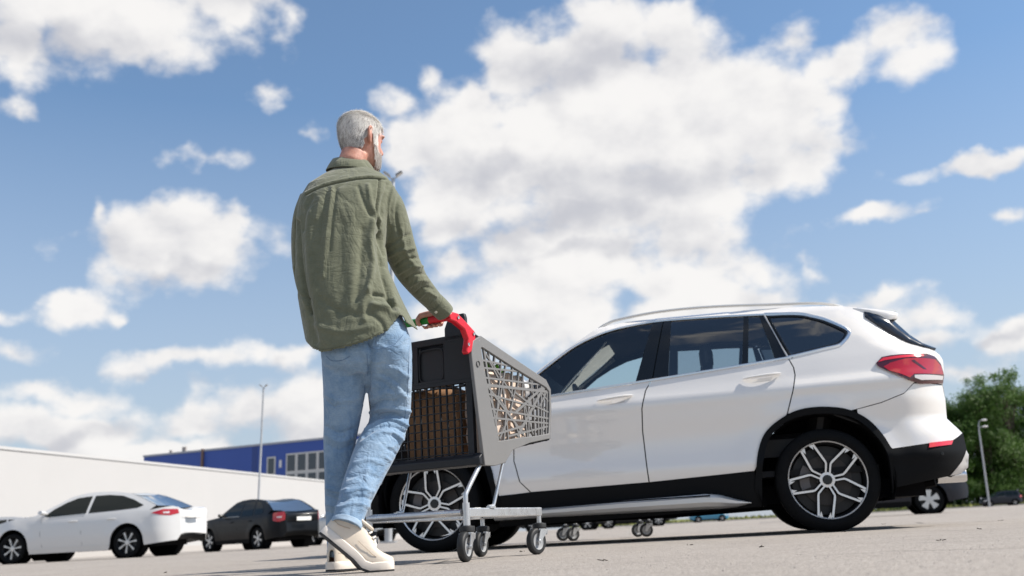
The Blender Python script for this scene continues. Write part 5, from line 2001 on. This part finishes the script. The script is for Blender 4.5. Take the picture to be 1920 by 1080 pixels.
SHIRT_FOLDS = [
    # box pleat below the yoke
    ([(623, 352), (614, 420), (609, 470), (606, 520)], 4.0, .0050), ([(631, 352), (623, 420), (619, 470)], 2.8, -.0040), ([(614, 352), (604, 410), (600, 460)], 3.0, -.0030),
    # yoke seam and shoulder seam
    ([(572, 366), (600, 352), (640, 341), (690, 334), (742, 338)], 2.2, -.0045), ([(572, 362), (600, 348), (640, 337), (690, 330), (738, 333)], 2.6, .0028),
    ([(712, 336), (709, 365), (706, 395), (714, 440), (722, 480)], 2.6, -.0075),
    # drag folds to the right armpit
    ([(690, 348), (697, 385), (712, 412)], 6, .007), ([(672, 350), (688, 392), (712, 425)], 5, -.0055), ([(700, 412), (694, 450), (698, 500), (690, 545)], 8, .0125),
    ([(712, 440), (716, 490), (724, 530), (738, 580)], 7, -.016), ([(680, 430), (676, 500), (668, 560)], 9, -.006),
    ([(690, 545), (680, 575), (684, 600)], 9, .006), ([(700, 552), (722, 556), (742, 574)], 5, -.010), ([(700, 572), (728, 578), (742, 592)], 9, .012),
    ([(698, 590), (715, 605), (722, 622)], 6, -.006), ([(738, 560), (746, 590), (752, 610)], 5, .008),
    # long soft folds of the back
    ([(566, 395), (565, 450), (572, 520), (582, 580), (592, 640)], 8, -.006), ([(578, 400), (580, 470), (590, 560), (606, 640)], 12, .0045), ([(640, 420), (636, 480), (640, 540), (634, 590)], 15, -.0030),
    ([(660, 400), (658, 450), (662, 520), (658, 580)], 16, .0030), ([(600, 560), (640, 585), (690, 590)], 9, -.004), ([(590, 610), (640, 622), (700, 612)], 8, .004),
    ([(585, 370), (575, 395), (568, 430)], 6, -.006), ([(600, 372), (592, 410)], 6, .004),
    # sleeve
    ([(738, 350), (728, 390), (730, 420)], 5, .006), ([(748, 362), (742, 400), (748, 440)], 4.5, -.0055), ([(726, 345), (716, 380), (714, 410)], 4, -.004),
    ([(724, 462), (745, 450), (768, 440)], 5, -.006), ([(730, 480), (752, 470), (776, 466)], 4.5, .0065), ([(742, 498), (762, 486), (786, 484)], 4, -.0065),
    ([(748, 512), (770, 500), (792, 500)], 4, .006), ([(760, 524), (778, 514), (798, 514)], 3.5, -.006), ([(770, 536), (788, 526), (804, 528)], 3.5, .005),
    ([(778, 550), (795, 538), (812, 542)], 3, -.005), ([(752, 430), (760, 470), (778, 500)], 5, .004), ([(786, 560), (800, 548), (818, 556)], 3, .0045),
    # left sleeve
    ([(557, 415), (559, 450), (562, 490), (570, 540), (581, 588)], 4, -.012), ([(552, 500), (560, 540), (576, 575)], 4, .005), ([(556, 545), (566, 556), (580, 560)], 3, -.005),
]
fold(shirt_me, SHIRT_FOLDS, .0011, 17, 1.7, (1, 1, .55))
trim_below(shirt_me, [(560, 600), (574, 640), (586, 652), (603, 659), (640, 653), (690, 638), (726, 620), (740, 602), (747, 592), (752, 590), (757, 594), (762, 604), (786, 619), (800, 640), (840, 660)])
SEAMS = []


def surf_line(me, line, lift=.0006):
    """points on the cloth under a pixel line, for stitched seams"""
    from mathutils.bvhtree import BVHTree
    bvh = BVHTree.FromPolygons([v.co.copy() for v in me.vertices], [tuple(p.vertices) for p in me.polygons])
    out = []
    for x, y in smooth_line(line, 6):
        d_ = ray(x, y).normalized()
        hit = bvh.ray_cast(Vector((0, 0, CAM_H)), d_)
        if hit[0] is not None:
            out.append(hit[0] - d_ * lift)
    return out


def add_seams(me, lines, mt, r, where):
    for ln in lines:
        pts = surf_line(me, ln)
        if len(pts) > 2:
            where.append((pts, mt, r))


add_seams(shirt_me, [[(574, 365), (600, 351), (640, 340), (690, 333), (738, 337)], [(711, 338), (708, 365), (706, 395), (713, 435)],
                     [(588, 649), (604, 655), (640, 649), (690, 634), (724, 617)]], mat('olive_seam', (.10, .105, .07), .9), .0011, SEAMS)
shirt = man_part('shirt', shirt_me, M_SHIRT)
for pts, mt, r in SEAMS:
    me = MB().tube(pts, r, 5).mesh('seam')
    me.transform(MAN_INV)
    link('seam', me, mt, shirt)
md = shirt.modifiers.new('solid', 'SOLIDIFY')
md.thickness = .003
md.offset = -1
# collar: stand and turned-down leaf round the neck
cb = MB()
nc = at_y(656, 318, 3.845)
rings = []
for dz, k in ((-.006, 1.10), (.012, 1.02), (.034, 1.0), (.042, 1.03), (.040, 1.10), (.016, 1.32), (-.008, 1.50), (-.010, 1.50)):
    ring = []
    for j in range(44):
        a = 2 * PI * j / 44
        back = max(0, -math.sin(a))
        ring.append(nc + Vector((math.cos(a) * .070 * k + .004, math.sin(a) * .066 * k, dz + .012 * math.sin(a) * (1 if dz > 0 else 1.2) - .030 * math.cos(a) * .25)))
    rings.append(ring)
cb.loft(rings, cap=False)
co_ = cb.mesh('collar', True, 60)
me2 = co_
me2.transform(MAN_INV)
collar = link('collar', me2, M_SHIRT, shirt)
md = collar.modifiers.new('solid', 'SOLIDIFY')
md.thickness = .0025
# cuffs with buttons
for pts, nm in (([(814, 566, 4.085, .0440), (822, 574, 4.108, .0450), (830, 582, 4.132, .0440), (834, 587, 4.144, .0425)], 'r'), ([(676, 605, 4.12, .044), (690, 611, 4.15, .044), (700, 615, 4.175, .042)], 'l')):
    c = [at_y(p[0], p[1], p[2]) for p in pts]
    q = MB().tube(spline(c, 4), [x.x for x in spline([Vector((p[3], 0, 0)) for p in pts], 4)], 28, cap=False)
    me = q.mesh('cuff', True, 60)
    me.transform(MAN_INV)
    cu = link('cuff', me, M_SHIRT, shirt)
    md = cu.modifiers.new('solid', 'SOLIDIFY')
    md.thickness = .004
    if nm == 'r':
        d_ = ray(809, 590).normalized()
        pc = at_y(822, 576, 4.11)
        pos = pc - d_ * .0475 + Vector((-.012, 0, -.022))
        bt = MB().lathe([(.001, -.0025), (.0055, -.0025), (.0062, -.001), (.0062, .001), (.001, .001)], 14, center=pos)
        me = bt.mesh('button')
        me.transform(MAN_INV)
        link('button', me, M_BUTTON, cu)

# ---- jeans
b = MB()
b.loft([ring_h(*r) for r in ((615, 748, 585, 3.73, .105), (606, 760, 610, 3.725, .118), (602, 770, 640, 3.725, .132), (604, 772, 670, 3.73, .135), (610, 770, 690, 3.74, .125), (630, 758, 706, 3.75, .09))])
limb(b, [(648, 655, 3.735, .094), (648, 690, 3.75, .092), (646, 730, 3.765, .084), (642, 780, 3.79, .073), (637, 830, 3.805, .063), (637, 880, 3.82, .060), (637, 930, 3.84, .058), (639, 985, 3.855, .057), (641, 1036, 3.87, .056)], 28)
limb(b, [(718, 650, 3.715, .108), (726, 690, 3.74, .098), (731, 730, 3.78, .086), (732, 770, 3.83, .080), (725, 805, 3.82, .078), (704, 845, 3.75, .080), (684, 890, 3.69, .071), (668, 930, 3.632, .062), (657, 960, 3.598, .057), (649, 986, 3.572, .056)], 28)
jeans_me = remesh(b, .0055, 3, 'jeans')
JEANS_FOLDS = [
    # creases behind the right knee
    ([(692, 792), (715, 778), (742, 776), (768, 786)], 4.0, -.0090), ([(686, 806), (712, 790), (742, 788), (769, 800)], 3.6, .0075), ([(682, 818), (708, 802), (738, 800), (766, 814)], 3.6, -.0075),
    ([(676, 832), (705, 814), (735, 812), (762, 828)], 4.2, .0065), ([(690, 776), (716, 764), (745, 766), (770, 772)], 4.6, .0075), ([(694, 764), (720, 752), (742, 752)], 4.4, -.007),
    ([(696, 748), (725, 736), (758, 742)], 6, .005), ([(715, 700), (745, 716), (766, 738)], 6, -.006), ([(700, 712), (725, 722), (748, 744)], 6, -.005), ([(708, 690), (735, 690), (764, 706)], 7, .005),
    ([(735, 815), (748, 826), (752, 838)], 3, -.006), ([(728, 842), (740, 848), (744, 856)], 3, -.005), ([(722, 856), (732, 864)], 3, .004),
    # lower right leg
    ([(664, 870), (690, 862), (716, 868)], 5, .004), ([(655, 895), (680, 888), (708, 896)], 5, -.004), ([(648, 925), (672, 916), (700, 922)], 4.5, .0045), ([(642, 938), (668, 931), (696, 936)], 4, -.005),
    ([(640, 950), (664, 944), (692, 950)], 4, .005), ([(690, 880), (684, 920), (676, 955)], 7, .005),
    # seat and pockets
    ([(690, 640), (698, 665), (692, 700), (690, 730)], 5, -.010), ([(672, 664), (690, 690)], 6, -.005), ([(704, 644), (730, 652), (756, 640), (762, 612)], 2.0, .0025), ([(640, 664), (655, 690), (660, 720)], 9, .004),
    # left leg
    ([(612, 690), (640, 706), (676, 702)], 7, -.004), ([(612, 740), (640, 752), (672, 744)], 7, .004), ([(612, 800), (636, 812), (664, 804)], 5, -.005), ([(612, 816), (636, 828), (660, 820)], 5, .005),
    ([(612, 832), (634, 842), (658, 836)], 5, -.004), ([(613, 915), (636, 922), (650, 918)], 4, .005), ([(613, 930), (636, 938), (648, 934)], 4, -.005), ([(613, 945), (636, 952)], 4, .005), ([(613, 960), (634, 966)], 4, -.004),
    ([(656, 760), (660, 800), (654, 850)], 4, -.003), ([(766, 650), (764, 720), (756, 790)], 2.5, .002),
]
fold(jeans_me, JEANS_FOLDS, .0014, 20, 5.1, (1, 1, .6))
SEAMS = []
add_seams(jeans_me, [[(690, 644), (696, 652), (712, 654), (736, 648), (745, 640), (756, 628)], [(612, 668), (622, 676), (640, 676), (656, 668)],
                     [(767, 650), (766, 700), (763, 750), (758, 790)], [(688, 664), (690, 690), (689, 705)], [(684, 722), (678, 780), (664, 840)]], mat('denim_seam', (.10, .17, .28), .9), .0012, SEAMS)
jeans = man_part('jeans', jeans_me, M_JEANS)
for pts, mt, r in SEAMS:
    me = MB().tube(pts, r, 5).mesh('seam')
    me.transform(MAN_INV)
    link('seam', me, mt, jeans)
# turn-ups
for pts in ([(651.2, 979, 3.579, .0570), (649.8, 983.5, 3.5745, .0578), (648.2, 988.5, 3.5695, .0574)], [(641, 1028, 3.866, .0575), (641.5, 1033, 3.868, .0580), (642, 1038, 3.87, .0576)]):
    c = [at_y(p[0], p[1], p[2]) for p in pts]
    q = MB().tube(spline(c, 4), [x.x for x in spline([Vector((p[3], 0, 0)) for p in pts], 4)], 36, cap=False)
    me = q.mesh('turn_up', True, 60)
    co, no = get_arrays(me)
    for i in range(len(co)):
        co[i] += no[i] * .002 * noise.noise(Vector(co[i]) * 45)
    me.vertices.foreach_set('co', co.ravel())
    me.transform(MAN_INV)
    tu = link('turn_up', me, M_DENIM_IN, jeans)
    md = tu.modifiers.new('solid', 'SOLIDIFY')
    md.thickness = .004


# ---- sneakers
def shoe(ball, yaw, alpha, s):
    """ball: world point under the ball of the foot; alpha: heel lift; s=+1 right foot"""
    L, xb = .298, .205
    K = 1.07
    ex, ey = Vector((math.cos(yaw), math.sin(yaw), 0)), Vector((-math.sin(yaw), math.cos(yaw), 0))

    def T(x, y, z):
        # bend the sole over the ball
        x, y, z = xb + (x - xb) * K, y * K, z * K
        r = .05
        if x >= xb + r:
            qx, qz = x, z
        elif x <= xb - r:
            dx = x - xb
            qx, qz = xb + dx * math.cos(alpha) + z * math.sin(alpha), -dx * math.sin(alpha) + z * math.cos(alpha)
        else:
            t = (xb + r - x) / (2 * r)
            an = alpha * t
            dx = x - xb
            qx = xb + dx * math.cos(an * .9) + z * math.sin(an)
            qz = max(0, -dx) * math.sin(an * .9) * .95 + r * .28 * t * t * math.sin(alpha) * 0 + z * math.cos(an)
        return ball + ex * (qx - xb) + ey * y + Vector((0, 0, qz))
    o = man
    xs = [0, .012, .03, .06, .10, .14, .18, .21, .24, .265, .283, .293, .298]
    hw = [.012, .026, .034, .038, .038, .040, .046, .050, .051, .047, .037, .022, .008]
    top = [.072, .120, .138, .134, .118, .104, .099, .088, .073, .060, .052, .046, .042]
    curve = [.0, .0, .001, .002, .004, .006, .006, .004, .001, -.003, -.006, -.008, -.010]

    def ring(i, w, zlist, dx=0):
        cy = curve[i] * s
        return [T(xs[i] + dx, cy + yy * w, zz) for yy, zz in zlist]
    out, mid, up = MB(), MB(), MB()
    rings_o, rings_m = [], []
    for i in range(len(xs)):
        w = hw[i] + .004
        rings_o.append(ring(i, w * .97, [(-1, .0005), (1, .0005), (1, .007), (-1, .007)]))
        rings_m.append(ring(i, w, [(-.97, .0065), (.97, .0065), (1.02, .015), (1.0, .030), (.9, .033), (-.9, .033), (-1.0, .030), (-1.02, .015)]))
    out.loft(rings_o)
    mid.loft(rings_m)
    rings_u = []
    for i in range(len(xs)):
        w = hw[i]
        h_ = top[i]
        z0 = .026
        zl = []
        for k in range(15):
            a = PI * k / 14
            ca, sa = math.cos(a), math.sin(a)
            zl.append((math.copysign(abs(ca) ** .62, ca), z0 + (h_ - z0) * abs(sa) ** .72))
        rings_u.append(ring(i, w, zl))
    up.loft(rings_u, closed=False, cap=False)
    parts = []
    for bb, nm, mt in ((out, 'outsole', M_OUTSOLE), (mid, 'midsole', M_MIDSOLE)):
        me = bb.mesh(nm, True, 45)
        me.transform(MAN_INV)
        parts.append((nm, me, mt))
    # open the collar round the ankle
    up.f = [f for f in up.f if not all(.035 < ((Vector(up.v[i]) - T(.075, 0, .085)).length) * 0 + 0 < 0 for i in f)]
    me = up.mesh('sneaker', True, 50)
    bm = bmesh.new()
    bm.from_mesh(me)
    bm.verts.ensure_lookup_table()
    n15 = 15
    kill = []
    for f in bm.faces:
        idx = [v.index for v in f.verts]
        if all(2 <= i // n15 <= 6 and 5 <= i % n15 <= 9 for i in idx) and all(i // n15 <= 5 for i in idx):
            kill.append(f)
    bmesh.ops.delete(bm, geom=kill, context='FACES')
    bm.to_mesh(me)
    bm.free()
    me.transform(MAN_INV)
    sh = link('sneaker', me, M_SHOE, man)
    md = sh.modifiers.new('solid', 'SOLIDIFY')
    md.thickness = .006
    md.offset = -1
    sb = sh.modifiers.new('sub', 'SUBSURF')
    sb.levels = sb.render_levels = 1
    for nm, me, mt in parts:
        link(nm, me, mt, sh)
    # tongue, padded collar, seams and laces
    cl = []
    for k in range(22):
        a = 2 * PI * k / 22
        cl.append(T(.080 + .052 * math.cos(a), .026 * math.sin(a) + .002 * s, .118 + .002 * math.cos(a) * (1 if math.cos(a) > 0 else -.3)))
    q = MB().tube(cl, .0065, 8, closed=True)
    me = q.mesh('padded_collar')
    me.transform(MAN_INV)
    link('padded_collar', me, M_SHOE, sh)
    for k in range(5):
        x = .130 + .019 * k
        z = lerp_tab(x, xs, top) + .003
        pts = [T(x, -.022 + .002 * s, z - .009), T(x + .004, -.012, z), T(x + .006, 0, z + .003), T(x + .004, .012, z), T(x, .022 + .002 * s, z - .009)]
        me = MB().tube(pts, .0035, 6).mesh('lace')
        me.transform(MAN_INV)
        link('lace', me, mat('lace_white', (.72, .68, .62), .8), sh)
    for sd in (-1, 1):
        pts = [T(.010, sd * .022, .062), T(.03, sd * .0350, .060), T(.05, sd * .0372, .066), T(.068, sd * .0362, .074)]
        me = MB().tube(pts, .0011, 5).mesh('seam')
        me.transform(MAN_INV)
        link('seam', me, mat('seam_brown', (.42, .34, .26), .8), sh)
        pts = [T(.115, sd * .0375, .060), T(.135, sd * .0385, .058), T(.165, sd * .0400, .062), T(.20, sd * .0440, .060), T(.225, sd * .046, .050)]
        me = MB().tube(pts, .0011, 5).mesh('seam')
        me.transform(MAN_INV)
        link('seam', me, MATS['seam_brown'], sh)
    return T


T_r = shoe(Vector((at_y(686, 1071, 3.60).x, 3.60, 0)), math.radians(17), math.radians(41), 1)
T_l = shoe(Vector((at_y(672, 1071, 4.0).x, 4.0, 0)), math.radians(72), math.radians(1.0), -1)

# ------------------------------------------------------------------ the other parked cars
SHAPES = {
    # wb, R, top outline rear->front pieces, belt, side windows
    'sedan': dict(wb=2.80, R=.330, w=.92, xr=-1.10, xf=3.70, z_belt=(.93, 1.02),
                  trunk=[(-1.085, .80), (-1.09, .92), (-1.05, 1.03), (-.95, 1.06), (-.62, 1.09)], rearglass=[(-.62, 1.09), (-.30, 1.24), (.02, 1.37), (.18, 1.41)],
                  roof=[(.18, 1.41), (.5, 1.455), (.85, 1.47), (1.2, 1.455), (1.5, 1.40)], screen=[(1.5, 1.40), (1.8, 1.25), (2.1, 1.10), (2.3, 1.01)],
                  hood=[(2.3, 1.01), (2.8, .96), (3.2, .88), (3.5, .76), (3.66, .62)],
                  win=[[(1.04, 1.00), (1.0, 1.385), (1.35, 1.36), (1.60, 1.27), (1.85, 1.14), (2.05, 1.0), (1.9, .965)],
                       [(.97, 1.005), (.93, 1.385), (.6, 1.39), (.25, 1.35), (-.05, 1.25), (-.33, 1.11), (-.2, 1.06), (.3, 1.03)]],
                  tail=[(-.55, .93), (-.80, 1.0), (-1.05, .99), (-1.07, .90), (-.95, .86), (-.75, .88)]),
    'notchback': dict(wb=2.58, R=.315, w=.87, xr=-1.02, xf=3.45, z_belt=(.92, .98),
                      trunk=[(-1.0, .75), (-1.02, .90), (-.99, 1.02), (-.88, 1.06), (-.60, 1.08)], rearglass=[(-.60, 1.08), (-.38, 1.22), (-.12, 1.36), (.02, 1.40)],
                      roof=[(.02, 1.40), (.35, 1.45), (.75, 1.465), (1.1, 1.45), (1.38, 1.40)], screen=[(1.38, 1.40), (1.65, 1.25), (1.9, 1.10), (2.06, 1.0)],
                      hood=[(2.06, 1.0), (2.6, .95), (3.0, .88), (3.3, .76), (3.42, .60)],
                      win=[[(.96, .98), (.93, 1.37), (1.22, 1.36), (1.45, 1.26), (1.70, 1.10), (1.84, .98)], [(.88, .98), (.86, 1.37), (.35, 1.37), (.28, .98)],
                           [(.20, .99), (.26, 1.37), (.08, 1.34), (-.12, 1.22), (-.22, 1.04), (-.15, 1.0)]],
                      tail=[(-.72, .78), (-.70, 1.0), (-.97, 1.02), (-1.0, .92), (-.99, .78), (-.85, .74)]),
    'hatch': dict(wb=2.55, R=.315, w=.87, xr=-.82, xf=3.30, z_belt=(.93, 1.02),
                  trunk=[(-.78, .70), (-.80, .85), (-.78, 1.0), (-.74, 1.05)], rearglass=[(-.74, 1.05), (-.66, 1.22), (-.56, 1.38), (-.50, 1.44)],
                  roof=[(-.50, 1.44), (0, 1.49), (.5, 1.51), (.95, 1.49), (1.3, 1.42)], screen=[(1.3, 1.42), (1.6, 1.27), (1.9, 1.10), (2.05, 1.02)],
                  hood=[(2.05, 1.02), (2.5, .97), (2.9, .90), (3.15, .78), (3.27, .60)],
                  win=[[(.92, 1.0), (.88, 1.40), (1.2, 1.37), (1.45, 1.26), (1.70, 1.10), (1.82, 1.0)], [(.85, 1.0), (.81, 1.40), (.2, 1.41), (.12, 1.02)],
                       [(.04, 1.03), (.12, 1.41), (-.35, 1.37), (-.45, 1.22), (-.35, 1.08)]],
                  tail=[(-.60, .85), (-.62, 1.05), (-.73, 1.06), (-.78, .95), (-.78, .82)]),
    'van': dict(wb=2.70, R=.330, w=.92, xr=-.92, xf=3.45, z_belt=(.98, 1.06),
                trunk=[(-.88, .72), (-.90, .90), (-.87, 1.05), (-.82, 1.10)], rearglass=[(-.82, 1.10), (-.72, 1.32), (-.60, 1.54), (-.55, 1.60)],
                roof=[(-.55, 1.60), (0, 1.66), (.6, 1.68), (1.1, 1.65), (1.45, 1.55)], screen=[(1.45, 1.55), (1.8, 1.36), (2.1, 1.16), (2.25, 1.06)],
                hood=[(2.25, 1.06), (2.7, 1.02), (3.05, .95), (3.3, .82), (3.42, .62)],
                win=[[(.95, 1.06), (.9, 1.54), (1.3, 1.51), (1.6, 1.36), (1.9, 1.16), (1.98, 1.06)], [(.87, 1.06), (.83, 1.55), (.15, 1.56), (.08, 1.08)],
                     [(0, 1.09), (.07, 1.56), (-.42, 1.52), (-.55, 1.36), (-.48, 1.13)]],
                tail=[(-.62, .86), (-.66, 1.12), (-.82, 1.12), (-.87, 1.0), (-.87, .84)]),
}


def make_car(shape, paint, name, label, cat='car', group='cars parked across the lot', spokes=(5, .028), dark=True):
    sh = SHAPES[shape]
    root = empty(name, (0, 0, 0), 0, label, cat, group)
    wb, R, w0 = sh['wb'], sh['R'], sh['w']
    top_pts = sorted([(p[0], p[1]) for key in ('trunk', 'rearglass', 'roof', 'screen', 'hood') for p in sh[key]])
    tx, tz = [p[0] for p in top_pts], [p[1] for p in top_pts]
    zmax = max(tz)
    belt = sum(sh['z_belt']) / 2

    def W(x, z):
        if z < belt:
            w = lerp_tab(z, [.15, .3, .5, .75, belt - .05, belt], [w0 * .93, w0 * .975, w0, w0 * .995, w0 * .975, w0 * .955])
        else:
            w = w0 * (.955 - .26 * ((z - belt) / (zmax - belt)) ** 1.15)
        for cx in (0, wb):
            r = math.hypot(x - cx, z - R)
            w += .018 * math.exp(-((r - R - .12) / .07) ** 2)
        d = (x - sh['xr']) / .55
        if d < 1:
            w -= (w - w0 * .64) * (1 - max(d, 0)) ** 2.2
        d = (sh['xf'] - x) / .9
        if d < 1:
            w -= (w - w0 * .62) * (1 - max(d, 0)) ** 2.2
        return w
    c = CarShell(root, W)

    def arch(cx):
        return [(cx + (R + .07) * math.cos(a), R + .02 + (R + .065) * math.sin(a)) for a in [PI * k / 14 for k in range(15)]]
    ar, af = arch(0), arch(wb)
    zb = .24
    side = [(sh['xr'] + .05, .33), (ar[-1][0] - .02, zb + .02)] + [(p[0], max(p[1], zb)) for p in ar[::-1]] + [(ar[0][0] + .02, zb), (af[-1][0] - .02, zb)] + \
        [(p[0], max(p[1], zb)) for p in af[::-1]] + [(af[0][0] + .02, zb + .03), (sh['xf'] - .06, .28), (sh['xf'], .42)]
    side += sh['hood'][::-1] + [(sh['screen'][-1][0] - .02, belt)]
    side += [(sh['trunk'][-1][0] + .12, belt + .02)] + sh['trunk'][::-1][1:] + [(sh['xr'], .62), (sh['xr'], .45)]
    rear_w, front_w = sh['rearglass'], sh['screen']
    green = [(sh['screen'][-1][0] - .02, belt)] + sh['screen'][::-1][0:] + sh['roof'][::-1][1:] + sh['rearglass'][::-1][1:] + [(sh['trunk'][-1][0] + .12, belt + .02)]
    g1 = M_GLASSD if dark else M_GLASSF
    for s in (1, -1):
        sd = c.skin('body_side', side, paint, s, step=.09)
        # window frame: green house with the panes laid slightly proud in dark glass
        c.skin('cabin_side', green, paint, s, step=.08)
        for wn in sh['win']:
            c.skin('window_glass', wn, mat('parked_car_glass', (.006, .010, .010), .05, spec=.28), s, off=.004, depth=.004, step=.08)
        c.trim('window_trim', [(p[0], p[1]) for p in (sh['win'][0][-1], sh['win'][0][0])], .007, M_CHROME, s, .006)
        tl = c.skin('tail_lamp', sh['tail'], M_TAILRED, s, off=.006, depth=.01, step=.05)
        mx = sum(p[0] for p in sh['tail']) / len(sh['tail'])
        mz = sum(p[1] for p in sh['tail']) / len(sh['tail'])
        c.skin('lens', [(mx - .06, mz - .02), (mx + .05, mz - .015), (mx + .05, mz + .012), (mx - .06, mz + .02)], M_LENSWHITE, s, off=.012, depth=.004, step=.05, parent=tl)
        c.skin('headlamp', [(sh['xf'] - .55, .78), (sh['xf'] - .25, .70), (sh['xf'] - .12, .58), (sh['xf'] - .35, .60)], M_LENSWHITE, s, off=.005, step=.06)
        c.skin('sill', [(ar[0][0] + .03, zb + .07), (af[-1][0] - .03, zb + .07), (af[-1][0] - .03, zb - .05), (ar[0][0] + .03, zb - .05)], M_PLASTIC if paint is not M_WHITE_PAINT2 else paint, s, off=.004, step=.15)
        for dx in (.28, 1.22):
            MB().tube([c.P(dx, belt - .12, s, .012), c.P(dx + .1, belt - .122, s, .03), c.P(dx + .2, belt - .124, s, .012)], .013, 8).build('handle', paint, sd)
        sp_ = wb * .39
        c.trim('door_gap', [(sp_, belt - .02), (sp_ + .02, .6), (sp_ - .02, zb + .08)], .003, M_PLASTIC, s, .0015)
        c.trim('door_gap', [(wb * .75, belt - .05), (wb * .755, .6), (wb * .73, zb + .08)], .003, M_PLASTIC, s, .0015)
        MB().tube([c.P(sh['screen'][-1][0] - .28, belt + .06, s, -.03), c.P(sh['screen'][-1][0] - .26, belt + .09, s, .12), c.P(sh['screen'][-1][0] - .25, belt + .10, s, .2)], [.03, .075, .06], 10, squash=(1, .7)).build('door_mirror', paint, root)
        for cx in (0, wb):
            MB().lathe([(.001, s * (w0 - .30)), (R + .07, s * (w0 - .30)), (R + .075, s * (w0 - .04))], 22, center=(cx, 0, R + .02)).build('wheel_well', M_UNDER, root)
            wheel(root, cx, s * (w0 - .115), s, R, R * .70, .205, spokes, .3)
    hood = sh['hood'][::-1]
    c.strip('bonnet', [(sh['xf'], .42)] + hood, paint, .045, n=6)
    c.strip('windscreen', sh['screen'][::-1], mat('parked_screen_glass', (.03, .045, .055), .05, coat=1.0), .06, n=6)
    c.strip('roof', sh['roof'][::-1], paint, .04, n=6)
    c.strip('rear_window', sh['rearglass'][::-1], mat('parked_rear_glass', (.05, .075, .12), .05, coat=1.0), .05, n=6, inset=.06)
    c.strip('boot_lid', sh['trunk'][::-1], paint, .08, n=6)
    c.strip('rear_bumper', [sh['trunk'][0], (sh['xr'], .62), (sh['xr'], .45)], paint, .09, n=6)
    c.strip('bumper_lower', [(sh['xr'], .45), (sh['xr'] + .05, .33), (sh['xr'] + .2, .27)], M_PLASTIC, .085, n=6)
    c.strip('front_bumper', [(sh['xf'] - .25, .22), (sh['xf'] - .06, .28), (sh['xf'], .42)], M_PLASTIC, .05, n=6)
    # rear glass edges in body colour
    zp = (sh['trunk'][0][1] + .06) if shape != 'sedan' else .93
    xp = lerp_tab(zp, [q[1] for q in sh['trunk']], [q[0] for q in sh['trunk']]) - .088
    MB().box((xp, 0, zp), (.012, .50, .11)).build('number_plate', M_PLATE, root, smooth=False)
    MB().box((wb / 2, 0, .30), (wb + 1.1, w0 * 1.55, .14)).build('underbody', M_UNDER, root, smooth=False)
    return root


def place(root, px_r, y_r, head_deg, near=1):
    """near-side rear wheel at photo column px_r and distance y_r; heading clockwise from +Y"""
    a = math.radians(head_deg)
    h = Vector((math.sin(a), math.cos(a), 0))
    left = Vector((-h.y, h.x, 0))
    horizon = 995.5 - (px_r - 960) * .0562
    p = at_y(px_r, horizon + CAM_H * F_PX / y_r, y_r)
    o = Vector((p.x, p.y, 0)) - left * near * .86
    root.location = o
    root.rotation_euler = (0, 0, math.atan2(h.y, h.x))


c1 = make_car('sedan', M_WHITE_PAINT2, 'white_sedan', 'white four-door saloon parked at the left with red tail lamps', spokes=(7, .022))
place(c1, 238, 21.7, -80.2)
c2 = make_car('notchback', M_BLACK_PAINT, 'black_liftback', 'black liftback with pale number plate parked behind the white saloon', spokes=(6, .034))
place(c2, 481, 28.8, -49)
c3 = make_car('hatch', M_SILVER_PAINT, 'silver_hatchback', "silver hatchback half hidden behind the man's legs", spokes=(5, .03))
place(c3, 668, 37.0, -52)
c4 = make_car('hatch', M_WHITE_PAINT2, 'white_hatchback', 'white hatchback cut by the left picture edge behind the saloon', spokes=(5, .03))
place(c4, 6, 33.0, -70)
c5 = make_car('notchback', M_BLACK_PAINT, 'black_saloon', 'black saloon seen under the white car beside the second trolley', spokes=(7, .026))
place(c5, 1236, 51.0, -86)
c6 = make_car('hatch', M_BLACK_PAINT, 'black_hatchback', 'black hatchback seen under the white car left of the black saloon', spokes=(5, .03))
place(c6, 1102, 46.0, -80)
c7 = make_car('hatch', M_CYAN_PAINT, 'blue_hatchback', 'small bright blue hatchback far away under the white car', spokes=(5, .03))
place(c7, 1310, 107.0, 92, near=-1)
c8 = make_car('van', M_DARKBLUE_PAINT, 'dark_minivan', "dark minivan showing below the white car's rear bumper", spokes=(5, .085))
place(c8, 1746, 23.5, -74)
c9 = make_car('van', M_DARKBLUE_PAINT, 'dark_suv', 'far dark car at the foot of the trees by the right edge', spokes=(5, .03))
place(c9, 1904, 113.0, -82)
